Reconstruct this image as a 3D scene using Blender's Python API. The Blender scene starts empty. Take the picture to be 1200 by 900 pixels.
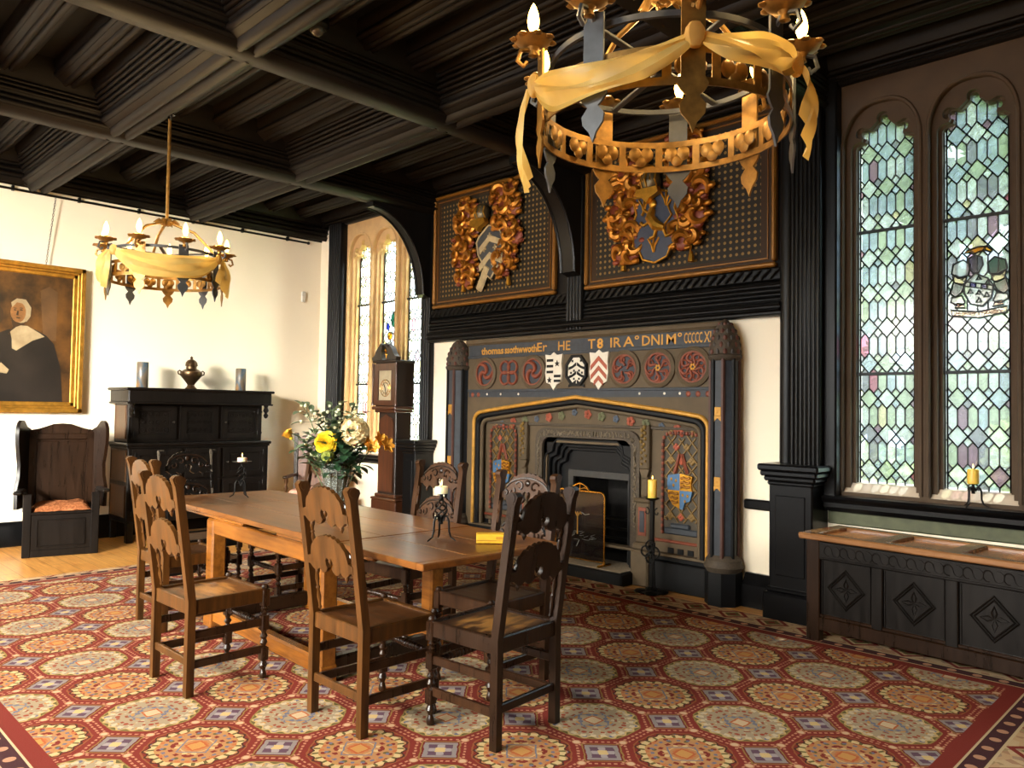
import bpy, bmesh, math, random
from mathutils import Vector, Matrix, Euler
from mathutils.geometry import delaunay_2d_cdt
PI=math.pi; sin=math.sin; cos=math.cos
scene=bpy.context.scene; COL=scene.collection
scene.render.resolution_x=1200; scene.render.resolution_y=900
rnd=random.Random(7)

# ------------------------------------------------------------------ materials
def lin(c):
    return tuple((x/12.92 if x<=.04045 else ((x+.055)/1.055)**2.4) for x in [v/255 for v in c])
class NT:
    """tiny node-graph helper"""
    def __init__(s,name):
        s.m=bpy.data.materials.new(name); s.m.use_nodes=True; s.t=s.m.node_tree
        s.t.nodes.clear(); s.out=s.t.nodes.new('ShaderNodeOutputMaterial')
    def n(s,typ,**k):
        x=s.t.nodes.new(typ)
        for a,b in k.items(): setattr(x,a,b)
        return x
    def l(s,a,b): s.t.links.new(a,b)
    def m_(s,op,a,b=None,c=None):
        x=s.t.nodes.new('ShaderNodeMath'); x.operation=op
        for i,v in enumerate((a,b,c)):
            if v is None: continue
            if isinstance(v,(int,float)): x.inputs[i].default_value=v
            else: s.l(v,x.inputs[i])
        return x.outputs[0]
    def mix(s,f,a,b):
        x=s.t.nodes.new('ShaderNodeMix'); x.data_type='RGBA'
        if isinstance(f,(int,float)): x.inputs[0].default_value=f
        else: s.l(f,x.inputs[0])
        for i,v in ((6,a),(7,b)):
            if isinstance(v,tuple): x.inputs[i].default_value=(*v[:3],1)
            else: s.l(v,x.inputs[i])
        return x.outputs[2]
    def ramp(s,fac,stops,interp='LINEAR'):
        x=s.t.nodes.new('ShaderNodeValToRGB'); r=x.color_ramp; r.interpolation=interp
        while len(r.elements)<len(stops): r.elements.new(.5)
        for e,(p,c) in zip(r.elements,stops): e.position=p; e.color=(*c,1)
        s.l(fac,x.inputs[0]); return x.outputs[0]
    def noise(s,scale,vec=None,detail=3,rough=.55):
        x=s.t.nodes.new('ShaderNodeTexNoise'); x.inputs['Scale'].default_value=scale
        x.inputs['Detail'].default_value=detail; x.inputs['Roughness'].default_value=rough
        if vec is not None: s.l(vec,x.inputs['Vector'])
        return x.outputs[0]
    def coord(s,which='Object',scale=(1,1,1),loc=(0,0,0)):
        c=s.t.nodes.new('ShaderNodeTexCoord'); mp=s.t.nodes.new('ShaderNodeMapping')
        mp.inputs['Scale'].default_value=scale; mp.inputs['Location'].default_value=loc
        s.l(c.outputs[which],mp.inputs[0]); return mp.outputs[0]
    def principled(s,col,rough=.5,metal=0,spec=.5,bump=None,bstr=.2,bdist=.01,**k):
        p=s.t.nodes.new('ShaderNodeBsdfPrincipled')
        if isinstance(col,tuple): p.inputs['Base Color'].default_value=(*col[:3],1)
        else: s.l(col,p.inputs['Base Color'])
        if isinstance(rough,(int,float)): p.inputs['Roughness'].default_value=rough
        else: s.l(rough,p.inputs['Roughness'])
        p.inputs['Metallic'].default_value=metal
        p.inputs['Specular IOR Level'].default_value=spec
        for a,b in k.items(): p.inputs[a.replace('_',' ')].default_value=b
        if bump is not None:
            b=s.t.nodes.new('ShaderNodeBump'); b.inputs['Strength'].default_value=bstr; b.inputs['Distance'].default_value=bdist
            s.l(bump,b.inputs['Height']); s.l(b.outputs[0],p.inputs['Normal'])
        s.l(p.outputs[0],s.out.inputs[0]); return p
MATS={}
def plain(name,c,rough=.5,metal=0,spec=.5,var=.15,scale=18,**k):
    if name in MATS: return MATS[name]
    g=NT(name); b=lin(c); n=g.noise(scale,g.coord())
    lo=tuple(x*(1-var) for x in b); hi=tuple(min(1,x*(1+var)) for x in b)
    g.principled(g.ramp(n,[(.3,lo),(.7,hi)]),rough,metal,spec,bump=n,bstr=.08,bdist=.004,**k)
    MATS[name]=g.m; return g.m
def wood(name,dark,light,rough=.4,scale=1.0,axis='Z',spec=.5,wear=None,coat=0,bstr=.25,rvar=.25):
    if name in MATS: return MATS[name]
    g=NT(name); sc={'X':(2,22,22),'Y':(22,2,22),'Z':(22,22,2)}[axis]
    v=g.coord('Object',tuple(q*scale for q in sc))
    n1=g.noise(1.6,v,6,.65); n2=g.noise(2.2,g.coord('Object'),3)
    mid=tuple((a+b)/2 for a,b in zip(lin(dark),lin(light)))
    c=g.ramp(n1,[(.28,lin(dark)),(.5,mid),(.74,lin(light))])
    c=g.mix(g.m_('MULTIPLY',g.ramp(n2,[(.35,(0,0,0)),(.7,(1,1,1))]),.45),c,lin(dark))
    if wear:   # worn, polished-through centre of a seat (the wood itself is paler there)
        co=g.n('ShaderNodeTexCoord'); sx=g.n('ShaderNodeSeparateXYZ'); g.l(co.outputs['Object'],sx.inputs[0])
        r=g.m_('SQRT',g.m_('ADD',g.m_('POWER',g.m_('MULTIPLY',sx.outputs[0],5),2.),g.m_('POWER',g.m_('MULTIPLY',sx.outputs[1],6.),2.)))
        r=g.m_('ADD',r,g.m_('MULTIPLY',g.m_('SUBTRACT',g.noise(9,g.coord('Object',(1,3,1)),4),.5),2.6))
        f=g.ramp(r,[(.25,(1,1,1)),(.95,(0,0,0))]); c=g.mix(g.m_('MULTIPLY',f,.75),c,lin(wear))
    p=g.principled(c,g.m_('ADD',g.m_('MULTIPLY',n1,rvar),rough-rvar*.5),0,spec,bump=n1 if bstr>0 else None,bstr=bstr,bdist=.004)
    p.inputs['Coat Weight'].default_value=coat; p.inputs['Coat Roughness'].default_value=.25
    MATS[name]=g.m; return g.m
def emit(name,c,strength):
    if name in MATS: return MATS[name]
    g=NT(name); e=g.n('ShaderNodeEmission'); e.inputs[0].default_value=(*lin(c),1); e.inputs[1].default_value=strength
    g.l(e.outputs[0],g.out.inputs[0]); MATS[name]=g.m; return g.m

OAKBLACK=wood('black_stained_oak',(8,8,9),(23,22,21),.36,.7,spec=.18)
OAKBLACKX=wood('black_stained_oak_horizontal',(8,8,9),(23,22,21),.36,.7,'X',spec=.18)
CEILWX=wood('dark_ceiling_oak_x',(8,6,5),(27,20,14),.5,.6,'X',spec=.15)
CEILWY=wood('dark_ceiling_oak_y',(8,6,5),(25,19,13),.5,.6,'Y',spec=.15)
CEILB=wood('ceiling_board_oak',(8,7,6),(15,13,11),.7,.5,'X',spec=.15)
BROWN=wood('warm_brown_oak',(38,22,7),(94,57,19),.34,.8,spec=.35,coat=.05)
DARK=wood('dark_brown_oak',(18,10,5),(44,25,11),.30,.8,spec=.35)
CARVED=wood('carved_greyish_oak',(38,22,11),(80,50,26),.45,.8,spec=.2)
LEGW=wood('dark_turned_oak',(22,12,6),(58,33,14),.3,.8,spec=.4)
EBON=wood('near_black_oak',(8,7,6),(25,20,17),.36,.8,spec=.22)
SEATW=wood('worn_oak_seat',(58,33,14),(108,64,26),.32,.8,'X',wear=(176,124,62),coat=.2)
SEATD=wood('worn_dark_oak_seat',(38,25,15),(78,50,26),.34,.8,'X',wear=(160,112,54),coat=.3)
SEATE=wood('dark_oak_seat',(44,26,12),(92,54,22),.34,.8,'X',coat=.2)
TABLEW=wood('table_oak',(88,50,15),(150,92,32),.25,.6,'X',coat=.15,bstr=.02,rvar=.06)
TABLED=wood('table_top_oak',(88,50,18),(150,94,40),.3,.5,'X',coat=0,bstr=.0,rvar=.02)
STONE=plain('painted_stone',(80,66,46),.75,var=.12,scale=9)
LATG=plain('dim_gold_lattice',(116,90,44),.5,.2,var=.2)
STONED=plain('carved_dark_stone',(62,52,40),.75,var=.3,scale=60)
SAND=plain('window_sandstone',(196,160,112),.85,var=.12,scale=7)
SANDR=plain('window_sandstone_right',(72,56,40),.85,var=.12,scale=7)  # darker copy of the window stone; the dimmer light there put into its colour
IRON=plain('black_iron',(22,21,20),.42,.7,var=.2)
IRONG=plain('dull_brass_iron',(150,108,44),.36,.9,var=.2)
BRASS=plain('polished_brass',(214,160,66),.25,1,var=.1)
GOLD=plain('gilding',(196,142,48),.34,.85,var=.2,scale=30)
GOLDP=plain('old_gold_paint',(176,128,48),.5,.3,var=.2)
RED=plain('oxide_red_paint',(116,54,32),.6,var=.2)
BLUE=plain('slate_blue_paint',(40,46,54),.6,var=.2)
AZURE=plain('azure_paint',(56,96,134),.55,var=.15)
BLACKP=plain('black_paint',(12,13,15),.5,0,.2,var=.2)
WHITEP=plain('off_white_paint',(206,198,182),.6,var=.05)
GREENP=plain('dull_green_paint',(72,76,48),.6,var=.2)
ANTH=plain('blackened_cast_iron',(15,16,18),.5,0,.2,var=.2)
SOOT=plain('sooty_brick',(22,20,19),.9,var=.3)
PLASTER=plain('cream_plaster',(244,232,208),.85,spec=.2,var=.025,scale=1.2)
BLACKB=plain('black_gloss_paint',(12,12,13),.28,spec=.2,var=.2)
LEAD=plain('lead_came',(40,42,44),.55,.4,var=.1)
WAXY=plain('yellow_wax',(236,196,84),.4,var=.03,Subsurface_Weight=.3)
WAXC=plain('cream_wax',(238,220,178),.4,var=.03,Subsurface_Weight=.3)
FLAME=emit('candle_flame',(255,206,110),9)
BULB=emit('warm_bulb',(255,196,92),26)

# ------------------------------------------------------------------ mesh builder
class MB:
    def __init__(s): s.v=[]; s.f=[]; s.m=[]; s.mi=0; s.M=Matrix()
    def add(s,vs,fs):
        b=len(s.v); s.v.extend([s.M@Vector(v) for v in vs])
        for f in fs: s.f.append([b+i for i in f]); s.m.append(s.mi)
        return s
    def box(s,x0,x1,y0,y1,z0,z1,b=.0):
        cx,cy,cz=(x0+x1)/2,(y0+y1)/2,(z0+z1)/2; h=((x1-x0)/2,(y1-y0)/2,(z1-z0)/2)
        if b<=0:
            vs=[(cx+i*h[0],cy+j*h[1],cz+k*h[2]) for i in(-1,1) for j in(-1,1) for k in(-1,1)]
            return s.add(vs,[(0,1,3,2),(4,6,7,5),(0,4,5,1),(2,3,7,6),(0,2,6,4),(1,5,7,3)])
        b=min(b,.49*2*min(h)); vs=[]; ix={}
        for i in(-1,1):
            for j in(-1,1):
                for k in(-1,1):
                    for a in range(3):
                        p=[cx+i*(h[0]-(b if a!=0 else 0)),cy+j*(h[1]-(b if a!=1 else 0)),cz+k*(h[2]-(b if a!=2 else 0))]
                        ix[i,j,k,a]=len(vs); vs.append(p)
        fs=[]
        for a in range(3):
            u,w=[q for q in range(3) if q!=a]
            for sg in(-1,1):
                q=[]
                for (p_,r_) in((-1,-1),(1,-1),(1,1),(-1,1)):
                    t=[0,0,0]; t[a]=sg; t[u]=p_; t[w]=r_; q.append(ix[(*t,a)])
                fs.append(q)
            for p_ in(-1,1):
                for r_ in(-1,1):      # edge along axis a
                    t0=[0,0,0]; t0[u]=p_; t0[w]=r_; t0[a]=-1; t1=list(t0); t1[a]=1
                    fs.append([ix[(*t0,u)],ix[(*t1,u)],ix[(*t1,w)],ix[(*t0,w)]])
        for i in(-1,1):
            for j in(-1,1):
                for k in(-1,1): fs.append([ix[i,j,k,0],ix[i,j,k,1],ix[i,j,k,2]])
        return s.add(vs,fs)
    def lathe(s,prof,c=(0,0,0),n=14,ax='Z',sweep=2*PI):
        vs=[];fs=[];k=len(prof)
        for i in range(n):
            a=sweep*i/n
            for r,z in prof:
                p=(r*cos(a),r*sin(a),z)
                if ax=='X': p=(p[2],p[0],p[1])
                elif ax=='Y': p=(p[0],p[2],p[1])
                vs.append((c[0]+p[0],c[1]+p[1],c[2]+p[2]))
        for i in range(n):
            j=(i+1)%n
            for q in range(k-1): fs.append((i*k+q,j*k+q,j*k+q+1,i*k+q+1))
        if prof[0][0]>1e-5: fs.append([i*k for i in range(n)][::-1])
        if prof[-1][0]>1e-5: fs.append([i*k+k-1 for i in range(n)])
        return s.add(vs,fs)
    def tube(s,pts,r,n=8,closed=False,flat=None):
        pts=[Vector(p) for p in pts]; k=len(pts); vs=[];fs=[]
        rad=r if isinstance(r,(list,tuple)) else [r]*k
        up=Vector((0,0,1)); prev=None
        for i,p in enumerate(pts):
            a=pts[i-1] if (i>0 or closed) else p; b=pts[(i+1)%k] if (i<k-1 or closed) else p
            t=(b-a); t=t.normalized() if t.length>1e-9 else Vector((0,0,1))
            if prev is None:
                nrm=t.cross(up); nrm=t.cross(Vector((1,0,0))) if nrm.length<1e-3 else nrm
            else: nrm=prev-t*prev.dot(t); nrm=t.orthogonal() if nrm.length<1e-6 else nrm
            nrm.normalize(); prev=nrm; bi=t.cross(nrm)
            for q in range(n):
                an=2*PI*q/n+PI/n; vs.append(p+nrm*cos(an)*rad[i]+bi*sin(an)*rad[i]*(flat or 1))
        for i in range(k if closed else k-1):
            j=(i+1)%k
            for q in range(n): fs.append((i*n+q,i*n+(q+1)%n,j*n+(q+1)%n,j*n+q))
        if not closed: fs.append(list(range(n))[::-1]); fs.append([(k-1)*n+q for q in range(n)])
        return s.add(vs,fs)
    def prism(s,poly,d0,d1,plane='XZ'):
        """extrude a simple polygon: XZ plane -> along Y, XY -> along Z, YZ -> along X"""
        n=len(poly); mk={'XZ':lambda a,b,d:(a,d,b),'XY':lambda a,b,d:(a,b,d),'YZ':lambda a,b,d:(d,a,b)}[plane]
        vs=[mk(a,b,d0) for a,b in poly]+[mk(a,b,d1) for a,b in poly]
        fs=[list(range(n))[::-1],[n+i for i in range(n)]]+[(i,(i+1)%n,n+(i+1)%n,n+i) for i in range(n)]
        return s.add(vs,fs)
    def holed(s,outer,holes,d0,d1,plane='XZ'):
        """slab with holes"""
        pts=[];ed=[]
        for lp in [outer]+holes:
            b=len(pts); pts+=[Vector(p) for p in lp]; ed+=[(b+i,b+(i+1)%len(lp)) for i in range(len(lp))]
        v,e,f,ov,oe,of=delaunay_2d_cdt(pts,ed,[],0,1e-6)
        def inside(p,lp):
            c=False
            for i in range(len(lp)):
                (x1,y1),(x2,y2)=lp[i-1][:2],lp[i][:2]
                if (y1>p[1])!=(y2>p[1]) and p[0]<(x2-x1)*(p[1]-y1)/(y2-y1)+x1: c=not c
            return c
        keep=[]
        for q in f:
            p=[sum(v[i][a] for i in q)/len(q) for a in(0,1)]
            if inside(p,outer) and not any(inside(p,h) for h in holes): keep.append(list(q))
        f=keep
        mk={'XZ':lambda a,b,d:(a,d,b),'XY':lambda a,b,d:(a,b,d),'YZ':lambda a,b,d:(d,a,b)}[plane]
        n=len(v); vs=[mk(p[0],p[1],d0) for p in v]+[mk(p[0],p[1],d1) for p in v]
        fs=[list(q)[::-1] for q in f]+[[n+i for i in q] for q in f]
        cnt={}
        for q in f:
            for i in range(len(q)):
                a,b=q[i],q[(i+1)%len(q)]; cnt[(a,b)]=1
        for (a,b) in cnt:
            if (b,a) not in cnt: fs.append((a,b,n+b,n+a))
        return s.add(vs,fs)
    def ball(s,c,r,sc=(1,1,1),u=10,w=7):
        vs=[(c[0],c[1],c[2]+r*sc[2])];fs=[]
        for i in range(1,w):
            t=PI*i/w
            for j in range(u):
                a=2*PI*j/u; vs.append((c[0]+r*sc[0]*sin(t)*cos(a),c[1]+r*sc[1]*sin(t)*sin(a),c[2]+r*sc[2]*cos(t)))
        vs.append((c[0],c[1],c[2]-r*sc[2])); L=len(vs)-1
        for j in range(u):
            k=(j+1)%u; fs.append((0,1+j,1+k)); fs.append((L,1+(w-2)*u+k,1+(w-2)*u+j))
            for i in range(w-2): fs.append((1+i*u+j,1+(i+1)*u+j,1+(i+1)*u+k,1+i*u+k))
        return s.add(vs,fs)
    def grid(s,rows):
        """surface through rows of points"""
        k=len(rows[0]); vs=[p for r in rows for p in r]
        return s.add(vs,[(i*k+j,i*k+j+1,(i+1)*k+j+1,(i+1)*k+j) for i in range(len(rows)-1) for j in range(k-1)])
    def mesh(s,name,mats,smooth=35):
        me=bpy.data.meshes.new(name); me.from_pydata([tuple(v) for v in s.v],[],s.f)
        for q in (mats if isinstance(mats,(list,tuple)) else [mats]): me.materials.append(q)
        me.polygons.foreach_set('material_index',s.m)
        bm=bmesh.new(); bm.from_mesh(me); bmesh.ops.recalc_face_normals(bm,faces=bm.faces); bm.to_mesh(me); bm.free()
        if smooth:
            me.polygons.foreach_set('use_smooth',[True]*len(me.polygons)); me.set_sharp_from_angle(angle=math.radians(smooth))
        me.update(); return me
    def build(s,name,mats,parent=None,loc=(0,0,0),rot=(0,0,0),smooth=35):
        o=bpy.data.objects.new(name,s.mesh(name,mats,smooth)); COL.objects.link(o)
        o.location=loc; o.rotation_euler=rot
        if parent is not None: o.parent=parent
        return o
def tag(o,label=None,cat=None,group=None,kind=None):
    if label: o['label']=label
    if cat: o['category']=cat
    if group: o['group']=group
    if kind: o['kind']=kind
    return o
def thing(name,label,cat,loc=(0,0,0),rz=0,group=None):
    o=bpy.data.objects.new(name,None); COL.objects.link(o); o.empty_display_size=.1
    o.location=loc; o.rotation_euler=(0,0,rz); return tag(o,label,cat,group)
def struct(o): o['kind']='structure'; return o
def copy_tree(o,parent=None):
    c=o.copy(); COL.objects.link(c)
    if parent is not None: c.parent=parent
    for ch in list(o.children): copy_tree(ch,c)
    return c
def remat(o,mp):
    for s_ in o.material_slots:
        if s_.material and s_.material.name in mp:
            m=mp[s_.material.name]; s_.link='OBJECT'; s_.material=m
    for c in o.children: remat(c,mp)
def text_mesh(body,size,ext,bold=0):
    cu=bpy.data.curves.new('lettering','FONT'); cu.body=body; cu.size=size; cu.extrude=ext; cu.offset=bold; cu.resolution_u=2
    ob=bpy.data.objects.new('lettering',cu); COL.objects.link(ob); bpy.context.view_layer.update()
    me=bpy.data.meshes.new_from_object(ob.evaluated_get(bpy.context.evaluated_depsgraph_get()))
    bpy.data.objects.remove(ob); bpy.data.curves.remove(cu); return me
def add_text(mb,body,x,y,z,height,width=None,ext=.004,bold=0):
    """lettering standing in the XZ plane facing -Y, left end at x, baseline z"""
    me=text_mesh(body,1,.0,bold)
    xs=[v.co.x for v in me.vertices]
    if not xs: return
    x0,x1=min(xs),max(xs); k=height/.72; kx=k if not width else width/(x1-x0)
    n=len(me.vertices)
    vs=[(x+(v.co.x-x0)*kx,y-ext,z+v.co.y*k) for v in me.vertices]
    mb.add(vs,[list(p.vertices) for p in me.polygons]); bpy.data.meshes.remove(me)
def arc(cx,cz,r,a0,a1,n):
    return [(cx+r*cos(a0+(a1-a0)*i/n),cz+r*sin(a0+(a1-a0)*i/n)) for i in range(n+1)]
def spiral(c,r0,r1,a0,a1,n,depth=0,plane='XZ'):
    o=[]
    for i in range(n+1):
        t=i/n; r=r0+(r1-r0)*t; a=a0+(a1-a0)*t
        o.append((c[0]+r*cos(a),c[1]-depth*t,c[2]+r*sin(a)))
    return o
BULB_W=5.5; SKY=9; SKYPK=5; WIN_W=((-9.5,-6.5,4.2,-6.5,4.5,1900,1.4,PI),(-3.4,-6.5,4.2,-2.3,5.4,4200,1.4,PI),(-1.5,-6.5,3.1,-9,3.6,750,.8,1.1)); SUN_W=36.0; EXPO=0.15; RUGK=.68
SP1=[(5,7,.10,.115,.05),(7,8.3,.03,.10,-.05)]; TL1=[(4.9,.30,.05,-.25),(8.4,.22,.045,.1)]
SP2=[(6.3,9.0,.12,.17,.03)]; TL2=[(6.2,.25,.08,-.25),(9.1,.24,.09,.1)]
# ================================================================== SETTING
XA,YB,XR,YF,ZC=-9.23,5.6,2.3,-3.3,4.12
def strip(name,x0,x1,y0,y1,z0,z1,mat,b=.006):
    return struct(MB().box(x0,x1,y0,y1,z0,z1,b).build(name,mat))
# --- floor: oak boards
def floor_mat():
    g=NT('oak_floorboards'); v=g.coord('Object')
    sx=g.n('ShaderNodeSeparateXYZ'); g.l(v,sx.inputs[0])
    row=g.m_('DIVIDE',sx.outputs[1],.15); rid=g.m_('FLOOR',row); fr=g.m_('FRACT',row)
    col=g.m_('ADD',g.m_('DIVIDE',sx.outputs[0],1.9),g.m_('MULTIPLY',rid,.37)); cid=g.m_('FLOOR',col); fc=g.m_('FRACT',col)
    cb=g.n('ShaderNodeCombineXYZ'); g.l(rid,cb.inputs[0]); g.l(cid,cb.inputs[1])
    wn=g.n('ShaderNodeTexWhiteNoise'); g.l(cb.outputs[0],wn.inputs[0])
    gr=g.noise(1.5,g.coord('Object',(2,26,1)),5)
    c=g.ramp(gr,[(.3,lin((158,104,46))),(.7,lin((216,162,88)))])
    c=g.mix(g.m_('MULTIPLY',wn.outputs[0],.45),c,lin((176,112,54)))
    gap=g.m_('MAXIMUM',g.m_('LESS_THAN',fr,.025),g.m_('LESS_THAN',fc,.003))
    c=g.mix(gap,c,lin((50,32,16)))
    g.principled(c,g.m_('ADD',.22,g.m_('MULTIPLY',gr,.2)),bump=g.m_('SUBTRACT',gr,gap),bstr=.15,bdist=.004); return g.m
struct(MB().box(XA-.4,XR+.4,YF-.3,YB+.7,-.1,0).build('floor',floor_mat()))
# --- walls
DARKWALL=wood('oak_wall_panelling',(30,20,13),(64,44,28),.5,.5)  # dark finish invented for the unseen walls, to cut bounced light
struct(MB().box(XA-.35,XA,YF-.3,YB+.4,0,ZC+.1).build('wall_left',PLASTER))
wb=MB()
for a in [(XA,-8.58,0,ZC),(-8.58,-7.02,0,.86),(-8.58,-7.02,3.86,ZC),(-7.02,-5.04,0,ZC),(-5.04,-3.92,1.25,ZC),(-3.92,-2.24,0,ZC),(-2.24,.02,0,.86),(-2.24,.02,3.86,ZC),(.02,XR+.3,0,ZC)]:
    wb.box(a[0],a[1],YB,YB+.42,a[2],a[3])
struct(wb.build('wall_back',PLASTER))
struct(MB().box(XR,XR+.35,YF-.3,YB+.4,0,ZC+.1).build('wall_right',DARKWALL))
wf=MB(); WF=[(-8.6,-6.2),(-5.4,-3.0),(-2.3,-.3)]
xs=[XA]+[q for w in WF for q in w]+[XR]
for i in range(0,len(xs),2): wf.box(xs[i],xs[i+1],YF-.3,YF,0,ZC)
for a,b in WF: wf.box(a,b,YF-.3,YF,0,.9); wf.box(a,b,YF-.3,YF,3.3,ZC)
struct(wf.build('wall_front',DARKWALL))
for i,(a,b) in enumerate(WF):     # windows invented for the unseen side, to let the added daylight in
    f=MB()
    for k in range(4):
        x=a+(b-a)*k/3; f.box(x-.06,x+.06,YF-.2,YF-.05,.9,3.3,.01)
    f.box(a,b,YF-.2,YF-.05,.9,.98,.01); f.box(a,b,YF-.2,YF-.05,2.2,2.28,.01)
    struct(f.build('window_%d'%(i+3),OAKBLACK))
# --- ceiling boards and moulded beams
struct(MB().box(XA-.3,XR+.3,YF-.3,YB+.4,ZC,ZC+.12).build('ceiling',CEILB))
def reeds(anchors,bumps):
    """profile through anchor points with round reeds between them"""
    out=[anchors[0]]
    for (p,q),n in zip(zip(anchors,anchors[1:]),bumps):
        if n==0: out.append(q); continue
        dx,dz=q[0]-p[0],q[1]-p[1]; L=math.hypot(dx,dz); nx,nz=-dz/L,dx/L
        for i in range(n):
            a,b=i/n,(i+1)/n; w=L/n*.42
            for t,hh in((.08,0.),(.22,.75),(.5,1),(.78,.75),(.92,0.)):
                f=a+(b-a)*t; out.append((p[0]+dx*f+nx*w*hh,p[1]+dz*f+nz*w*hh))
            out.append((p[0]+dx*b-nx*w*.8,p[1]+dz*b-nz*w*.8))
        out[-1]=q
    return out
def beam(name,half,c,a0,a1,along,mat):
    """half profile (offset from centre, z) mirrored and run along X or Y"""
    poly=[(c+x,z) for x,z in half]+[(c-x,z) for x,z in reversed(half)]
    m=MB().prism(poly,a0,a1,'YZ' if along=='X' else 'XZ')
    return struct(m.build(name,mat,smooth=50))
nb=[0]
def tr(): nb[0]+=1; return 'trim_%d'%nb[0]
tie=reeds([(.155,ZC+.03),(.155,3.93),(.125,3.9),(.125,3.8),(.105,3.78),(.12,3.69),(.085,3.66),(.0,3.66)],[0,0,3,0,2,0,0])
spine=reeds([(.26,ZC+.03),(.26,4.0),(.235,3.97),(.16,3.80),(.15,3.78),(.15,3.72),(.11,3.70),(.0,3.70)],[0,0,5,0,1,0,1])
joist=reeds([(.105,ZC+.03),(.105,4.05),(.085,4.03),(.085,3.97),(.055,3.95),(0,3.95)],[0,0,1,0,1])
TIES=[-6.83,-4.6,-2.42,-.2]; SPINES=[-1.2,.55,2.2,3.87]
for x in TIES: beam(tr(),tie,x,YF,YB,'Y',CEILWY)
edges=[XA]+TIES+[XR]
for y in SPINES:
    for a,b in zip(edges,edges[1:]): beam(tr(),spine,y,a+.06,b-.06,'X',CEILWX)
ys=[YF]+SPINES+[YB]
for y0,y1 in zip(ys,ys[1:]):
    n=3 if y1-y0<2 else 4
    for k in range(n):
        y=y0+(y1-y0)*(k+1)/(n+1)
        if y<-.2: continue
        for a,b in zip(edges,edges[1:]): beam(tr(),joist,y,a+.1,b-.1,'X',CEILWX)
# wall plates
plate=reeds([(.0,ZC+.03),(.0,3.70),(.12,3.70),(.15,3.74),(.2,3.9),(.24,3.94),(.24,ZC+.03)],[0,1,0,3,0,0])
struct(MB().prism([(XA+x,z) for x,z in plate],YF,YB,'XZ').build(tr(),CEILWY,smooth=50))
pl2=reeds([(.0,ZC+.03),(.0,3.86),(.1,3.86),(.15,3.93),(.18,4.0),(.18,ZC+.03)],[0,1,2,0,0])
struct(MB().prism([(YB-x,z) for x,z in pl2],XA,XR,'YZ').build(tr(),CEILWX,smooth=50))
# --- skirtings, dado rails and picture rail
sk=[(0,0),(.05,0),(.05,.2),(.035,.235),(.02,.25),(0,.25)]
struct(MB().prism([(XA+x,z) for x,z in sk],YF,YB,'XZ').build('baseboard_left',BLACKB))
skb=[(0,0),(.09,0),(.09,.17),(.06,.2),(.03,.25),(0,.25)]
for i,(a,b) in enumerate([(-8.58,-7.02),(-6.8,-6.42),(-2.95,-2.6)]):
    struct(MB().prism([(YB-x,z) for x,z in skb],a,b,'YZ').build('baseboard_back' if i==0 else 'baseboard_back.%03d'%i,BLACKB))
struct(MB().prism([(YB-x,z) for x,z in skb],-2.3,XR,'YZ').build('baseboard_right',BLACKB))
for a,b in [(-6.78,-6.42),(-2.96,-2.6)]: strip(tr(),a,b,YB-.05,YB,.74,.815,BLACKB,.012)
pr_=MB().tube([(XA+.035,YF,3.655),(XA+.035,5.37,3.655)],.013,8)
pr_.ball((XA+.035,5.38,3.655),.022)
for y in [-.5+.62*k for k in range(10)]: pr_.box(XA,XA+.04,y-.012,y+.012,3.64,3.69)
struct(pr_.build(tr(),IRON))
# --- timber framing of the fireplace wall
def fluted(name,x0,x1,yf,z0,z1,n,yb=YB,mat=None):
    """upright post: back board with rounded reeds on its face"""
    m=MB().box(x0,x1,yf+.03,yb,z0,z1,.006); w=(x1-x0)/n
    for k in range(n):
        cx=x0+w*(k+.5); r=w*.46
        poly=[(cx+r*cos(a),yf+.035-r*.9*sin(a)) for a in [PI*i/6 for i in range(7)]]
        m.prism(poly,z0+.01,z1-.01,'XY')
    return struct(m.build(name,mat or OAKBLACK,smooth=50))
fluted(tr(),-8.86,-8.58,5.46,0,3.86,6)
fluted(tr(),-6.95,-6.79,5.5,1.02,3.66,4)
fluted(tr(),-4.75,-4.56,5.47,2.22,3.66,5)
fluted(tr(),-2.66,-2.54,5.5,1.0,3.86,1)
fluted(tr(),-2.53,-2.31,5.40,1.0,3.86,7)
strip(tr(),-2.32,-2.225,5.5,YB,.86,3.9,OAKBLACK,.012)
strip(tr(),-2.32,.1,5.52,YB,3.84,3.98,OAKBLACKX,.015)
strip(tr(),-8.6,-6.95,5.53,YB,3.84,3.95,OAKBLACKX,.015)
def brace(x,w,yw,zt):
    """curved bracket from a post out to the underside of its tie beam"""
    R=.62; poly=[(yw,zt-.95),(yw,zt+.02),(yw-.8,zt+.02),(yw-.8,zt-.06)]
    poly+=[(yw-.78+ (.68)*sin(t),zt-.06-.86*(1-cos(t))) for t in [PI/2*i/10 for i in range(1,11)]]
    m=MB().prism(poly,x-w/2,x+w/2,'YZ')
    for dx in(-w/2,w/2):
        pts=[(x+dx,yw-.78+.68*sin(t),zt-.06-.86*(1-cos(t))) for t in [PI/2*i/12 for i in range(13)]]
        m.tube(pts,.016,6)
    return struct(m.build(tr(),OAKBLACK,smooth=40))
brace(-6.86,.13,5.53,3.67); brace(-4.65,.16,5.5,3.67); 
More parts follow.
